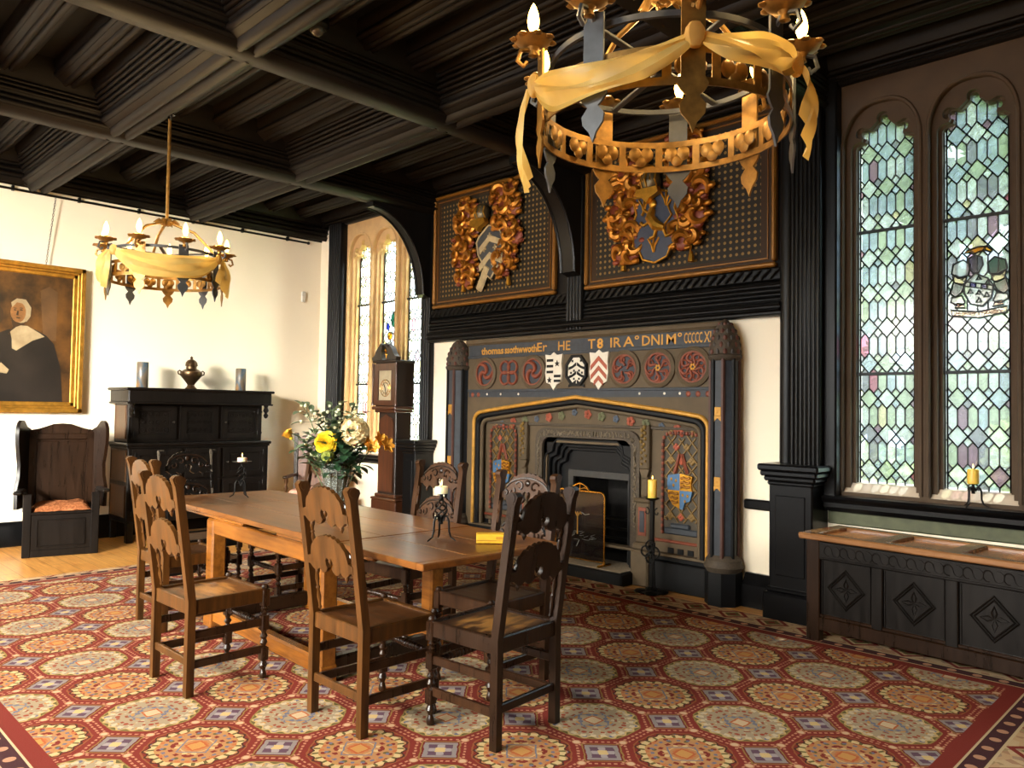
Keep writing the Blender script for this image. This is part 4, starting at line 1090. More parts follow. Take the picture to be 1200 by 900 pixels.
spec=[(-4.105,1.865,0.02,'brown scallop-backed oak chair standing foremost at the left, worn pale streak on its seat',None,None),
 (-5.31,2.215,.0,'brown oak chair half hidden directly behind the foremost left chair',None,SEATE),
 (-3.11,2.225,.0,'brown oak chair seen from behind, tucked under the near table edge before the vase',None,SEATE),
 (-2.62,2.555,PI/2+.07,'dark oak chair nearest the camera at the right end of the table, pale worn seat',DARK,SEATD),
 (-3.05,2.955,PI+.06,'carved pale-crested chair by the far right corner of the table, before the fire screen',CARVED,SEATE),
 (-4.03,3.14,PI+.08,'carved arch-backed chair on the far table side behind the three-legged candle holder',CARVED,SEATE),
 (-5.315,3.02,PI,'carved chair on the far table side, mostly hidden behind the vase of flowers',CARVED,SEATE),
 (-5.83,2.56,-PI/2,'black oak chair with arched crest at the far table end before the cupboard',EBON,SEATE)]
protos=[CH]+[copy_tree(CH) for _ in spec[1:]]
for o,(x,y,rz,lb,w_,s_) in zip(protos,spec): chair_at(o,x,y,rz,lb,w_,s_) if w_ else (setattr(o,'location',(x,y,.012)),setattr(o,'rotation_euler',(0,0,rz)),o.__setitem__('label',lb),remat(o,{'worn_oak_seat':s_}) if s_ else None)

# ================================================================== PRESS CUPBOARD
SB=thing('press_cupboard','tall black oak press cupboard with panelled doors against the cream wall','cupboard',(-8.93,3.80,0))
# local: +x towards the room ; y along the wall
def sb(m,name,mat=None,parent=None): return m.build(name,mat or EBON,parent or SB)
c=MB(); c.box(-.28,.26,-.80,.80,.20,1.02,.008)
for y in(-.80,.73):
    for x in(-.28,.21): c.box(x,x+.07,y,y+.07,0,.22,.006)
c.box(.2,.262,-.74,.74,.2,.26,.006); sb(c,'lower_case')
sb(MB().box(-.285,.285,-.83,.83,1.02,1.055,.01).box(-.285,.27,-.815,.815,.995,1.02,.008),'ledge')
sb(MB().box(-.28,.14,-.77,.77,1.055,1.49,.008),'upper_case')
sb(MB().box(-.285,.28,-.82,.82,1.49,1.625,.01).box(-.29,.30,-.85,.85,1.62,1.65,.01).box(-.285,.29,-.835,.835,1.475,1.495,.006),'cornice')
for y in(-.77,.77): sb(MB().lathe([(.0,-.14),(.018,-.13),(.03,-.10),(.014,-.075),(.034,-.045),(.02,-.01),(.03,.02),(.03,.04)],(.235,y,1.46),12),'pendant')
def panel_door(y0,y1,z0,z1,x,hinge,carve):
    d=sb(MB().holed([(y0,z0),(y1,z0),(y1,z1),(y0,z1)],[[(y0+.07,z0+.055),(y1-.07,z0+.055),(y1-.07,z1-.055),(y0+.07,z1-.055)]],x,x+.022,'YZ').box(x-.002,x+.008,y0+.06,y1-.06,z0+.05,z1-.05),'door' if hinge else 'fixed_panel')
    mo=MB(); a,b,e,f=y0+.075,y1-.075,z0+.06,z1-.06
    mo.tube([(x+.012,a,e),(x+.012,b,e),(x+.012,b,f),(x+.012,a,f)],.008,5,True)
    if carve:
        ny=max(2,int((b-a)/.07)); nz=max(2,int((f-e)/.07))
        for i in range(ny):
            for j in range(nz):
                cy,cz=a+(b-a)*(i+.5)/ny,e+(f-e)*(j+.5)/nz
                mo.tube([(x+.011,cy+.026*cos(q),cz+.026*sin(q)) for q in [2*PI*k/8 for k in range(8)]],.005,4,True); mo.ball((x+.01,cy,cz),.01,(.6,1,1),6,4)
    mo.build('carved_moulding',EBON,d)
    if hinge:
        hy=y0+.03 if hinge<0 else y1-.03
        for z in(z0+.06,z1-.06): MB().box(x+.022,x+.027,hy-.05,hy+.05,z-.008,z+.008,.002).box(x+.022,x+.03,hy-.012,hy+.012,z-.03,z+.03,.003).build('hinge',IRON,d)
        ky=y1-.04 if hinge<0 else y0+.04
        MB().lathe([(.008,0),(.007,.012),(.013,.02),(.009,.03),(0,.032)],(x+.022,ky,(z0+z1)/2),10,'X').build('knob',plain('iron_knob',(90,86,80),.35,.8),d)
panel_door(-.74,-.26,1.09,1.46,.14,-1,True); panel_door(-.22,.22,1.09,1.46,.14,0,True); panel_door(.26,.74,1.09,1.46,.14,1,True)
panel_door(-.76,-.24,.66,.985,.26,-1,False); panel_door(-.20,.20,.66,.985,.26,0,False); panel_door(.24,.76,.66,.985,.26,1,False)
panel_door(-.76,-.24,.28,.63,.26,-1,False); panel_door(-.20,.20,.28,.63,.26,0,False); panel_door(.24,.76,.28,.63,.26,1,False)
for z0,z1,w0,w1,yy in((1.09,1.46,-.24,.10,-.77),(.64,.98,-.24,.22,-.80),(.26,.60,-.24,.22,-.80)):
    m=MB().box(w0,w1,yy-.006,yy+.004,z0,z1,.003); m.tube([(w0+.01,yy-.006,z0+.01),(w1-.01,yy-.006,z0+.01),(w1-.01,yy-.006,z1-.01),(w0+.01,yy-.006,z1-.01)],.008,5,True)
    sb(m,'side_panel',BROWN)  # browner than the case: light falling on this side put into its wood
# things on the cupboard
STW=plain('mottled_blue_stoneware',(74,70,66),.4,var=.5,scale=14)
def vase_mat():
    g=NT('streaked_stoneware'); n=g.noise(6,g.coord('Object',(1,1,.5)),4)
    c=g.ramp(n,[(.3,lin((66,58,50))),(.48,lin((104,92,76))),(.56,lin((58,82,98))),(.66,lin((150,112,66))),(.75,lin((52,48,46)))])
    g.principled(c,.32); return g.m
VM=vase_mat()
for y,h,lb in((3.21,.285,'tall cylindrical stoneware vase at the left end of the press cupboard'),(4.35,.27,'tall cylindrical stoneware vase at the right end of the press cupboard')):
    o=MB().lathe([(0,.0),(.056,0),(.06,.006),(.06,h-.006),(.056,h),(.05,h),(.05,.03),(0,.03)],n=24).build('cylinder_vase',VM,None,(-8.92,y,1.65))
    tag(o,lb,'vase','stoneware vases on the press cupboard')
U=thing('lidded_urn','bronze two-handled lidded urn in the middle of the press cupboard top','urn',(-8.9,3.74,1.65))
BRZ=plain('dark_bronze',(92,72,50),.32,.85,var=.25)
MB().lathe([(0,0),(.06,0),(.064,.012),(.045,.03),(.036,.05),(.06,.085),(.105,.14),(.122,.175),(.118,.20),(.08,.225),(.058,.235),(.056,.262),(.066,.27)],n=24).build('body',BRZ,U)
MB().lathe([(.07,.27),(.066,.285),(.062,.31),(.045,.332),(.018,.345),(.012,.352),(.018,.365),(.006,.378),(0,.385)],n=20).build('lid',BRZ,U)
for s_ in(-1,1): MB().tube([(0,s_*.105,.195),(0,s_*.135,.215),(0,s_*.152,.20),(0,s_*.148,.175),(0,s_*.125,.165),(0,s_*.108,.15)],.008,7).build('handle',BRZ,U)

# ================================================================== WINGED ARMCHAIR (left) AND CORNER ARMCHAIR
def wing_chair(name,label,loc,rz,woods,cush):
    """box-seated panelled chair ; sitter faces +x"""
    t=thing(name,label,'armchair',loc,rz)
    wd,wp=woods
    b=MB()
    b.box(-.26,.24,-.30,-.265,.04,.44,.006).box(-.26,.24,.265,.30,.04,.44,.006).box(.20,.245,-.32,.32,.0,.07,.006)
    b.box(.215,.25,-.32,-.25,0,.60,.006).box(.215,.25,.25,.32,0,.60,.006)
    b.box(.215,.24,-.26,.26,.06,.40,.004); b.box(-.26,.25,-.29,.29,.40,.425,.006)
    b.box(-.27,-.22,-.30,-.26,0,.45,.006).box(-.27,-.22,.26,.30,0,.45,.006)
    b.build('box_seat',wd,t)
    f=MB().tube([(.243,-.2,.10),(.243,.2,.10),(.243,.2,.35),(.243,-.2,.35)],.007,5,True); f.build('front_panel',wd,t)
    p=[(-.30,.40),(-.30,1.19),(-.2,1.21),(-.16,1.225),(-.08,1.255),(0,1.262),(.08,1.255),(.16,1.225),(.2,1.21),(.30,1.19),(.30,.40)]
    bk=MB().prism(p,-.285,-.255,'YZ'); bk.box(-.262,-.245,-.22,.22,.46,1.08,.004); bk.box(-.258,-.235,-.29,.29,1.10,1.16,.006)
    for s_ in(-1,1): bk.box(-.258,-.235,s_*.255-.035,s_*.255+.035,.43,1.18,.006)
    bk.build('back_panel',wp,t)
    for s_ in(-1,1):
        w=[(-.28,.43),(.02,.43),(.03,.62),(-.02,.74),(-.03,.86),(.0,.96),(.025,1.06),(.035,1.15),(.03,1.22),(.0,1.27),(-.05,1.295),(-.10,1.29),(-.14,1.26),(-.18,1.23),(-.28,1.2)]
        q=MB(); q.M=Matrix.Translation((-.28,s_*.285,0))@Matrix.Rotation(s_*.34,4,'Z'); q.prism([(x+.28,z) for x,z in w],-.016,.016,'XZ'); q.build('wing',wp if s_>0 else wd,t)  # right wing browner than the left: the light on it put into its wood
        q=MB(); q.M=Matrix.Translation((-.05,s_*.33,0))@Matrix.Rotation(s_*.12,4,'Z'); q.box(0,.35,-.035,.035,.60,.632,.012); q.build('arm',wd,t)
        MB().box(.0,.24,s_*.31-.014,s_*.31+.014,.43,.61,.006).build('arm_panel',wd,t)
    # shaggy cushion
    r=random.Random(5); N=16; rows=[]
    for s0,zz in((1,.0),(0,0)):
        pass
    cu=MB(); 
    def cz(u,v): return .43+.07*(max(0,1-abs(u)**4)*max(0,1-abs(v)**4))**.5*(1+.25*sin(5*u+2*v)*cos(4*v))
    g_=[[(-.0+.22*u+.01, .25*v, cz(u,v)+r.uniform(-.004,.004)) for v in [-1+2*j/N for j in range(N+1)]] for u in [-1+2*i/N for i in range(N+1)]]
    cu.grid(g_); cu.grid([[(x,y,.428) for x,y,z in row] for row in g_])
    return t,cu
WT,cu=wing_chair('winged_armchair','dark high-backed winged box armchair under the portrait','',0,(EBON,DARK),None) if False else wing_chair('winged_armchair','dark high-backed winged box armchair standing under the portrait',(-8.60,2.36,0),-.232,(EBON,DARK),None)
FUR=NT('brown_sheepskin'); nz=FUR.noise(60,FUR.coord(),5,.7); FUR.principled(FUR.ramp(nz,[(.3,lin((96,52,30))),(.55,lin((160,98,60))),(.75,lin((206,150,106)))]),.95,spec=.1,bump=nz,bstr=1.,bdist=.02); FUR=FUR.m
o=cu.build('seat_cushion',FUR,None,(-8.60,2.36,.0),(0,0,-.232)); tag(o,'shaggy brown sheepskin cushion on the winged armchair seat','cushion')
A2=thing('panel_back_armchair','dark panel-back armchair in the corner behind the flowers','armchair',(-8.2,4.95,0),-.75)
# sitter faces +x
b=MB()
for s_ in(-1,1): b.box(-.26,-.21,s_*.27-.025,s_*.27+.025,0,1.15,.006)
b.build('back_post',DARK,A2)
b=MB().box(-.25,-.225,-.25,.25,.5,1.02,.004); b.prism([(-.27,1.0),(.27,1.0),(.27,1.06)]+[(.25*cos(PI*i/8),1.06+.09*sin(PI*i/8)) for i in range(9)]+[(-.27,1.06)],-.255,-.215,'YZ'); b.build('back_panel',wood('red_brown_panel',(66,34,18),(116,66,32),.36),A2)
MB().box(-.24,.26,-.28,.28,.40,.44,.008).box(-.24,.25,-.26,.26,.34,.40,.006).build('seat',DARK,A2)
for s_ in(-1,1):
    MB().box(-.24,.29,s_*.275-.03,s_*.275+.03,.635,.665,.012).build('arm',DARK,A2)
    MB().lathe([(.02,.42),(.02,.46),(.012,.48),(.024,.52),(.012,.56),(.022,.6),(.02,.64)],(.235,s_*.27,0),10).build('arm_support',BROWN,A2)
    MB().box(.21,.26,s_*.27-.025,s_*.27+.025,0,.42,.006).build('leg',DARK,A2)
for y in(-.27,.27): MB().box(-.22,.22,y-.012,y+.012,.10,.14,.004).build('stretcher',DARK,A2)
MB().box(.225,.25,-.25,.25,.10,.14,.004).build('stretcher',DARK,A2)
o=MB().box(-.2,.25,-.25,.25,.44,.50,.03).build('seat_cushion',plain('pink_cushion',(206,150,128),.9,var=.08),None,(-8.2,4.95,0),(0,0,-.75)); tag(o,'flat pink seat cushion on the corner armchair','cushion')

# ================================================================== CARVED CHEST under the right window
CT=thing('carved_chest','long black oak chest with diamond-carved panels under the right-hand window','chest',(-1.315,5.19,.0),-.085)
def ct(m,name,mat=None,parent=None): return m.build(name,mat or EBON,parent or CT)
L2=.89
st=[-L2,-L2+.455,-L2+.88,-L2+1.305,L2]
for x in(-L2,L2-.09):
    for y in(-.25,.19): ct(MB().box(x,x+.09,y,y+.06,0,.66,.006),'leg',DARK)
ct(MB().box(-L2+.02,L2-.02,-.215,.24,.14,.655,.004),'carcase')
ct(MB().box(-L2+.08,L2-.08,-.245,-.20,.535,.655,.006),'top_rail')
ct(MB().box(-L2+.08,L2-.08,-.245,-.20,.08,.165,.006).box(-L2+.08,L2-.08,-.238,-.2,.165,.185,.004),'bottom_rail',DARK)
for x in st[1:-1]: ct(MB().box(x-.035,x+.035,-.243,-.2,.16,.54,.006),'muntin')
for i in range(4):
    a,b=st[i]+(.09 if i==0 else .035),st[i+1]-(.09 if i==3 else .035); cx=(a+b)/2; z=.36
    m=MB().box(a,b,-.224,-.212,.17,.54,.003)
    for R in(.125,.105): m.tube([(cx+R*.95,-.226,z),(cx,-.226,z+R),(cx-R*.95,-.226,z),(cx,-.226,z-R)],.007,5,True)
    for q in range(4):
        an=PI/2*q; m.tube([(cx,-.226,z),(cx+.035*cos(an+.4),-.226,z+.035*sin(an+.4)),(cx+.07*cos(an),-.226,z+.07*sin(an)),(cx+.035*cos(an-.4),-.226,z+.035*sin(an-.4)),(cx,-.226,z)],.005,5)
    m.tube([(a+.01,-.226,.18),(b-.01,-.226,.18),(b-.01,-.226,.53),(a+.01,-.226,.53)],.006,5,True)
    ct(m,'carved_panel')
m=MB(); n=30
for i in range(n):
    x=-L2+.12+(2*L2-.24)*(i+.5)/n; m.tube([(x+.026*cos(q),-.245,.595+.032*sin(q)) for q in [PI*1.6*k/8+(i%2)*PI for k in range(9)]],.004,5)
m.tube([(-L2+.1,-.247,.645),(L2-.1,-.247,.645)],.005,5); m.tube([(-L2+.1,-.247,.548),(L2-.1,-.247,.548)],.005,5)
ct(m,'scroll_carving')
lid=MB(); lid.box(-L2-.04,L2+.04,-.285,-.20,.66,.70,.008).box(-L2-.04,L2+.04,.18,.26,.66,.70,.008)
for x in(-L2-.04,-L2+.405,-L2+.83,-L2+1.255,L2-.06): lid.box(x,x+.10,-.21,.19,.662,.699,.006)
LIDW=wood('chest_lid_oak',(104,68,40),(164,116,72),.22,.7,'X',coat=.5)  # rails lightened: window glare on the lid put into the wood colour
l=ct(lid,'lid',LIDW)
m=MB(); xx=[-L2+.06,-L2+.405,-L2+.505,-L2+.83,-L2+.93,-L2+1.255,-L2+1.355,L2-.06]
for i in range(4): m.box(xx[2*i],xx[2*i+1],-.2,.18,.665,.682,.002)
ct(m,'lid_panel',wood('lid_panel_oak',(128,68,26),(190,112,48),.22,.7,'X',coat=.5),l)

# ================================================================== LONGCASE CLOCK
CK=thing('longcase_clock','dark longcase clock with scrolled hood standing before the left window','clock',(-7.27,5.42,0))
CW=wood('clock_oak',(52,28,16),(92,52,28),.32,.8,coat=.3); CD=wood('clock_side_oak',(26,18,14),(46,32,24),.4,.8)
def ck(m,name,mat=CW,parent=None): return m.build(name,mat,parent or CK)
ck(MB().box(-.235,.235,-.14,.12,.0,.42,.01).box(-.25,.25,-.155,.125,0,.08,.012).box(-.245,.245,-.15,.12,.42,.45,.012).box(-.2,.2,-.12,.12,.45,.49,.01),'base')
ck(MB().box(-.165,.165,-.10,.12,.48,1.43,.008),'trunk',CD)
d=MB().prism([(-.135,.52),(.135,.52),(.135,1.30),(.11,1.35),(.05,1.375),(0,1.40),(-.05,1.375),(-.11,1.35),(-.135,1.30)],-.118,-.098)
ck(d,'trunk_door')
ck(MB().box(-.2,.2,-.14,.12,1.42,1.45,.01).box(-.225,.225,-.165,.12,1.45,1.49,.012),'hood_moulding')
ck(MB().box(-.205,.205,-.13,.12,1.49,2.0,.008).box(-.23,.23,-.165,.12,1.99,2.02,.01),'hood',CD)
h=ck(MB().holed([(-.205,1.50),(.205,1.50),(.205,1.98),(-.205,1.98)],[[(-.125,1.56),(.125,1.56),(.125,1.90),(-.125,1.90)]],-.15,-.125),'hood_door')
dl=ck(MB().box(-.13,.13,-.135,-.128,1.55,1.91),'dial',plain('silvered_dial',(176,164,138),.4,.3,var=.1))
m=MB(); m.tube([(.095*cos(a),-.137,1.70+.095*sin(a)) for a in [2*PI*i/28 for i in range(28)]],.004,5,True); m.tube([(.06*cos(a),-.137,1.70+.06*sin(a)) for a in [2*PI*i/28 for i in range(28)]],.003,5,True)
for i in range(12):
    a=PI/6*i; m.tube([(.066*sin(a),-.137,1.70+.066*cos(a)),(.088*sin(a),-.137,1.70+.088*cos(a))],.003,4)
m.build('chapter_ring',BRASS,dl)
MB().tube([(0,-.14,1.70),(-.03,-.14,1.75)],.004,4).tube([(0,-.14,1.70),(.02,-.14,1.62)],.003,4).build('hand',IRON,dl)
for s_ in(-1,1): ck(MB().lathe([(.016,1.5),(.016,1.53),(.011,1.54),(.011,1.93),(.016,1.95),(.016,1.985)],(s_*.222,-.15,0),10),'hood_column',CW)
for s_ in(-1,1):
    top=[(s_*.23,2.02),(s_*.235,2.055)]+[(s_*(.21-.135*q),2.06+.13*math.sin(q*PI/2)**1.3) for q in [i/7 for i in range(8)]]+[(s_*.05,2.215),(s_*.03,2.20),(s_*.032,2.16),(s_*.06,2.12),(s_*.045,2.04),(s_*.03,2.02)]
    m=MB().prism(top,-.165,-.10); m.tube([(s_*.052,-.175,2.185),(s_*.052,-.10,2.185)],.026,10); ck(m,'swan_neck_pediment',CD)
ck(MB().lathe([(.0,.115),(.006,.10),(.02,.075),(.026,.05),(.014,.03),(.02,.015),(.02,0)],(0,-.13,2.08),12),'ball_finial',BRASS)

# ================================================================== PORTRAIT
PT=thing('portrait','gilt-framed oil portrait of a white-collared sitter in black on the left wall','painting',(-9.19,2.0,2.14),0)
# local: faces +x ; y along wall ; z up
fw,fh=.68,.775
f=MB()
for k,(o_,i_,d) in enumerate([(0,.05,.075),(.045,.075,.055),(.07,.115,.04)]):
    for a in((-fw+o_,fw-o_,fh-i_,fh-o_),(-fw+o_,fw-o_,-fh+o_,-fh+i_)): f.box(-.03,d-.03,a[0],a[1],a[2],a[3],.008)
    for a in((-fw+o_,-fw+i_),(fw-i_,fw-o_)): f.box(-.03,d-.03,a[0],a[1],-fh+o_,fh-o_,.008)
f.build('frame',plain('burnished_gilt_frame',(184,134,52),.36,.7,var=.3,scale=14),PT)
def canvas_mat(name,c1,c2,s=4): 
    g=NT(name); n=g.noise(s,g.coord(),5,.6); g.principled(g.ramp(n,[(.32,lin(c1)),(.7,lin(c2))]),.42); return g.m
PM=[canvas_mat('brown_varnish_ground',(30,19,9),(104,68,28),3.5),canvas_mat('black_dress_paint',(20,17,15),(36,30,26)),canvas_mat('white_linen_paint',(136,118,88),(168,150,116),6),canvas_mat('flesh_paint',(108,72,38),(156,110,64),7),canvas_mat('shadow_paint',(44,30,18),(64,44,24)),canvas_mat('stone_column_paint',(70,50,30),(104,74,44),3)]
p=MB(); lay=[.0]
def paint(pts,mi):
    lay[0]+=.0006; p.mi=mi; p.prism(pts,-.008,-.004+lay[0],'YZ')
paint([(-fw+.1,-fh+.1),(fw-.1,-fh+.1),(fw-.1,fh-.1),(-fw+.1,fh-.1)],0)
paint([(.30,.0),(.42,-.02),(.42,.5),(.34,.55),(.26,.5)],5)
# sitter: gown, sleeves, collar, neck, face, coif, cuff, hand
ell=lambda cx,cz,a,b,n=20,t=0:[(cx+a*cos(q)*cos(t)-b*sin(q)*sin(t),cz+a*cos(q)*sin(t)+b*sin(q)*cos(t)) for q in [2*PI*i/n for i in range(n)]]
ox=.15
paint([(-.52,-.67),(.50,-.67),(.47,-.3),(.40,-.05),(.33,.03),(.22,.09),(.10,.0),(.0,.08),(-.10,.03),(-.22,-.10),(-.35,-.3)],1)
paint(ell(-.16,.21,.10,.12),4)
paint([(-.02,.02),(.02,.1),(.0,.2),(.11,.2),(.13,.1),(.10,.03)],4)
paint(ell(ox-.06,.27,.085,.125),2)
paint(ell(ox-.085,.255,.068,.105),3)
paint([(ox-.14,.30),(ox-.10,.355),(ox-.03,.345),(ox+.0,.27),(ox-.01,.16),(ox+.025,.22),(ox+.03,.31),(ox-.02,.39),(ox-.1,.395),(ox-.15,.35)],2)
paint([(.0,.05),(.05,.10),(.09,.12),(.15,.12),(.27,.05),(.31,.02),(.20,-.03),(.06,-.14),(.02,-.12),(.015,-.02)],2)
for a,b_ in((ox-.115,.275),(ox-.06,.28)): paint(ell(a,b_,.014,.006,10),4); paint(ell(a,b_+.018,.018,.004,10),4)
paint([(ox-.095,.27),(ox-.105,.225),(ox-.085,.22),(ox-.083,.265)],4); paint(ell(ox-.085,.195,.02,.006,10),4)
paint([(-.17,-.33),(-.05,-.33),(-.05,-.25),(-.09,-.23),(-.17,-.29)][:0] or [(-.13,-.36),(-.02,-.38),(.0,-.34),(-.07,-.27),(-.13,-.30)],2)
paint([(-.12,-.35),(-.16,-.30),(-.22,-.33),(-.29,-.36),(-.31,-.41),(-.24,-.43),(-.19,-.41),(-.14,-.39)],3)
for k in range(4): paint([(-.28-.012*k,-.365-.012*k),(-.34+.01*k,-.375-.017*k),(-.35+.01*k,-.385-.017*k),(-.28,-.385-.014*k)],3)
p.build('canvas',PM,PT,smooth=0)
ch=MB()
n=26
for i in range(n):
    q=i/n; c=Vector((-9.185+.03*q,2.30+.06*q,2.93+.71*q)); pts=[(c.x+(.0 if i%2 else .007*cos(a)),c.y+(.007*cos(a) if i%2 else 0),c.z+.017*sin(a)) for a in [2*PI*k/8 for k in range(8)]]
    ch.tube(pts,.0028,4,True)
tag(ch.build('picture_chain',IRON),'thin hanging chain between the picture rail and the portrait frame','chain')
s_=MB().box(-9.22,-9.19,5.30,5.36,2.86,3.0,.01); o=s_.build('motion_detector',plain('white_plastic',(216,210,196),.4)); tag(o,'small white detector box high on the left wall by the corner post','detector')  # small white box taken for an alarm sensor
DM=thing("dome_camera",'small black dome camera fixed beside the ceiling crossing','camera',(-4.27,2.52,3.86))
MB().lathe([(.07,.08),(.075,.06),(.075,.0),(.06,-.02),(.055,-.02)],n=18).build('housing',IRON,DM); MB().ball((0,0,-.02),.05,(1,1,.9),14,8).build('dome',plain('smoked_dome',(60,62,66),.1,spec=.8),DM)
# ================================================================== CHANDELIERS
FAB=NT('gold_organza'); n=FAB.noise(5,FAB.coord(),3); p_=FAB.principled(FAB.ramp(n,[(.3,lin((196,156,72))),(.7,lin((230,202,128)))]),.4,spec=.4)
tl=FAB.n('ShaderNodeBsdfTranslucent'); tl.inputs[0].default_value=(*lin((236,200,110)),1); mx=FAB.n('ShaderNodeMixShader'); mx.inputs[0].default_value=.45
FAB.l(p_.outputs[0],mx.inputs[1]); FAB.l(tl.outputs[0],mx.inputs[2]); FAB.l(mx.outputs[0],FAB.out.inputs[0]); FAB=FAB.m
GILT=plain('worn_gilt_iron',(140,104,50),.42,.7,var=.35,scale=24)
GREYI=plain('grey_painted_iron',(70,72,74),.5,.4,var=.2)
NC=9
def chandelier(label,loc,ztop,a0,seed):
    """hoop of pierced strapwork with nine candle arms ; origin at the bottom of the hoop"""
    t=thing('chandelier',label,'chandelier',loc)
    R=.405; r=random.Random(seed)
    def ring(rad,z0,z1,th,n=54):
        m=MB(); vs=[];fs=[]
        for i in range(n):
            a=2*PI*i/n
            for rr,z in((rad-th,z0),(rad,z0),(rad,z1),(rad-th,z1)): vs.append((rr*cos(a),rr*sin(a),z))
        for i in range(n):
            j=(i+1)%n
            for q in range(4): fs.append((i*4+q,i*4+(q+1)%4,j*4+(q+1)%4,j*4+q))
        return m.add(vs,fs)
    ring(R,0,.022,.006).build('hoop_rail',GILT,t); ring(R,.092,.114,.006).build('hoop_rail',GILT,t)
    for i in range(2*NC):
        a=a0+2*PI*i/(2*NC)+PI/NC/2; b=MB(); b.M=Matrix.Rotation(a,4,'Z'); b.box(R-.007,R-.001,-.013,.013,.015,.1); b.build('hoop_bar',GILT,t)
    for i in range(2*NC):       # heart-shaped leaves inside the hoop
        a=a0+2*PI*i/(2*NC); hl=MB(); hl.M=Matrix.Rotation(a,4,'Z')
        for s_ in(-1,1): hl.ball((R-.02,s_*.022,.062),.026,(.35,1,1.1),7,5)
        hl.ball((R-.02,0,.038),.024,(.35,1,1),7,5); hl.build('heart_leaf',GILT,t)
    ring(R-.03,.21,.228,.012).build('upper_ring',GREYI,t)
    for i in range(NC):
        a=a0+2*PI*i/NC; Mz=Matrix.Rotation(a,4,'Z')
        s_=MB(); w=.022       # flat upright strap ending in a spear
        pr=[(-.034,.235),(-.034,.02),(-.046,-.0),(-.034,-.02),(-.018,-.035),(-.038,-.06),(-.034,-.085),(-.012,-.11),(0,-.14)]
        poly=pr+[(-x,z) for x,z in reversed(pr[:-1])]
        s_.M=Mz; s_.prism(poly,R+.004,R+.011,'YZ'); s_.tube([(R+.008,0,.215),(R+.03,0,.245),(R+.075,0,.235),(R+.085,0,.20),(R+.065,0,.185),(R+.055,0,.20)],.008,6)
        s_.M=Matrix(); o=s_.build('strap',GREYI if i%2==0 else GILT,t)
        c=MB(); c.M=Mz@Matrix.Translation((R+.035,0,.235))
        c.lathe([(.0,-.02),(.016,-.015),(.012,.0),(.02,.012),(.045,.02),(.064,.036),(.060,.038),(.03,.026),(.014,.024),(.014,.055),(0,.055)],n=16)
        for q in range(8): c.ball((.060*cos(PI/4*q),.060*sin(PI/4*q),.034),.018,(1,1,.35),6,4)
        c.M=Matrix(); o=c.build('drip_pan',GILT,t)
        g=MB(); g.M=Mz@Matrix.Translation((R+.035,0,.29)); g.lathe([(.009,0),(.011,.012),(.018,.03),(.0195,.045),(.016,.068),(.009,.088),(.003,.1),(0,.104)],n=14); g.M=Matrix()
        g.build('bulb',BULB,o)
    hub=MB(); hub.lathe([(0,.44),(.02,.45),(.03,.47),(.02,.49),(.012,.5),(.012,ztop),(0,ztop)],n=10); hub.build('rod',GILT,t)
    for k in range(3):
        a=a0+.35+2*PI*k/3; MB().tube([(.015*cos(a),.015*sin(a),.47),(.2*cos(a),.2*sin(a),.40),((R-.035)*cos(a),(R-.035)*sin(a),.225)],.010,6).build('stay',GILT,t)
    for k in range(3):
        a=a0+1.0+2*PI*k/3; MB().box(-R+.04,R-.04,-.012,.012,.213,.223,.002).build('cross_bar',GREYI,t,rot=(0,0,a))
    lv=MB()
    for k in range(8):
        a=PI/4*k; lv.tube([(.02*cos(a),.02*sin(a),.45),(.06*cos(a),.06*sin(a),.48),(.1*cos(a),.1*sin(a),.455)],[.012,.016,.003],5)
    lv.build('leaf_crown',GILT,t)
    ho=MB().tube([(.03*cos(q),0,ztop+.02+.03*sin(q)) for q in [PI*2*i/12 for i in range(12)]],.007,6,True); ho.lathe([(.0,.0),(.035,0),(.035,.01),(0,.012)],(0,0,ztop+.03),12); ho.build('ceiling_hook',IRON,t)
    return t,R
def sash(label,loc,R,a0,spans,tails,seed,ZKN=.12):
    """one long length of gold organza looped from strap to strap"""
    r=random.Random(seed); m=MB(); step=2*PI/NC
    for k0,k1,drop,wd,tw in spans:
        a,b=a0+step*k0,a0+step*k1; n=22; rows=[]
        for i in range(n+1):
            q=i/n; an=a+(b-a)*q; pinch=.30+.70*min(1,sin(PI*q)*1.5)
            zc=ZKN-drop*4*q*(1-q); row=[]
            for j in range(9):
                v=j/8-.5; sag=.5+v
                rr=R+.030+.016*sin(PI*q)+.010*cos(v*13+k0*1.3+q*4)*pinch+tw*v*sin(2*PI*q)*.5
                z=zc+v*wd*pinch*(1-.5*abs(sin(PI*q*1.5+k0))*abs(tw)*6)+.008*sin(9*q+7*v)
                row.append((rr*cos(an),rr*sin(an),z))
            rows.append(row)
        m.grid(rows)
        for an in(a,b):
            m.M=Matrix.Rotation(an,4,'Z')@Matrix.Translation((R+.03,0,ZKN)); m.ball((0,0,0),.028,(.8,1.1,1.4),8,6); m.M=Matrix()
    for k,L,w1,dx in tails:
        a=a0+step*k; rows=[]
        for i in range(14):
            q=i/13; w=.02+w1*sin(min(1,q*1.2)*PI/2)**.8
            rows.append([((R+.04+.03*sin(PI*q)+.010*cos(7*v+5*q))*cos(a+v*w/R+dx*q),(R+.04+.03*sin(PI*q)+.010*cos(7*v+5*q))*sin(a+v*w/R+dx*q),ZKN-L*q-.05*v*q+.02*abs(v)*q) for v in(-1,-.66,-.33,0,.33,.66,1)])
        m.grid(rows)
    return tag(m.build('draped_sash',FAB,None,loc),label,'sash','gold organza sashes on the chandeliers')
CL1=(-1.44,2.14,2.385); CL2=(-6.0,2.30,2.385)
A1,A2_=.62,.62
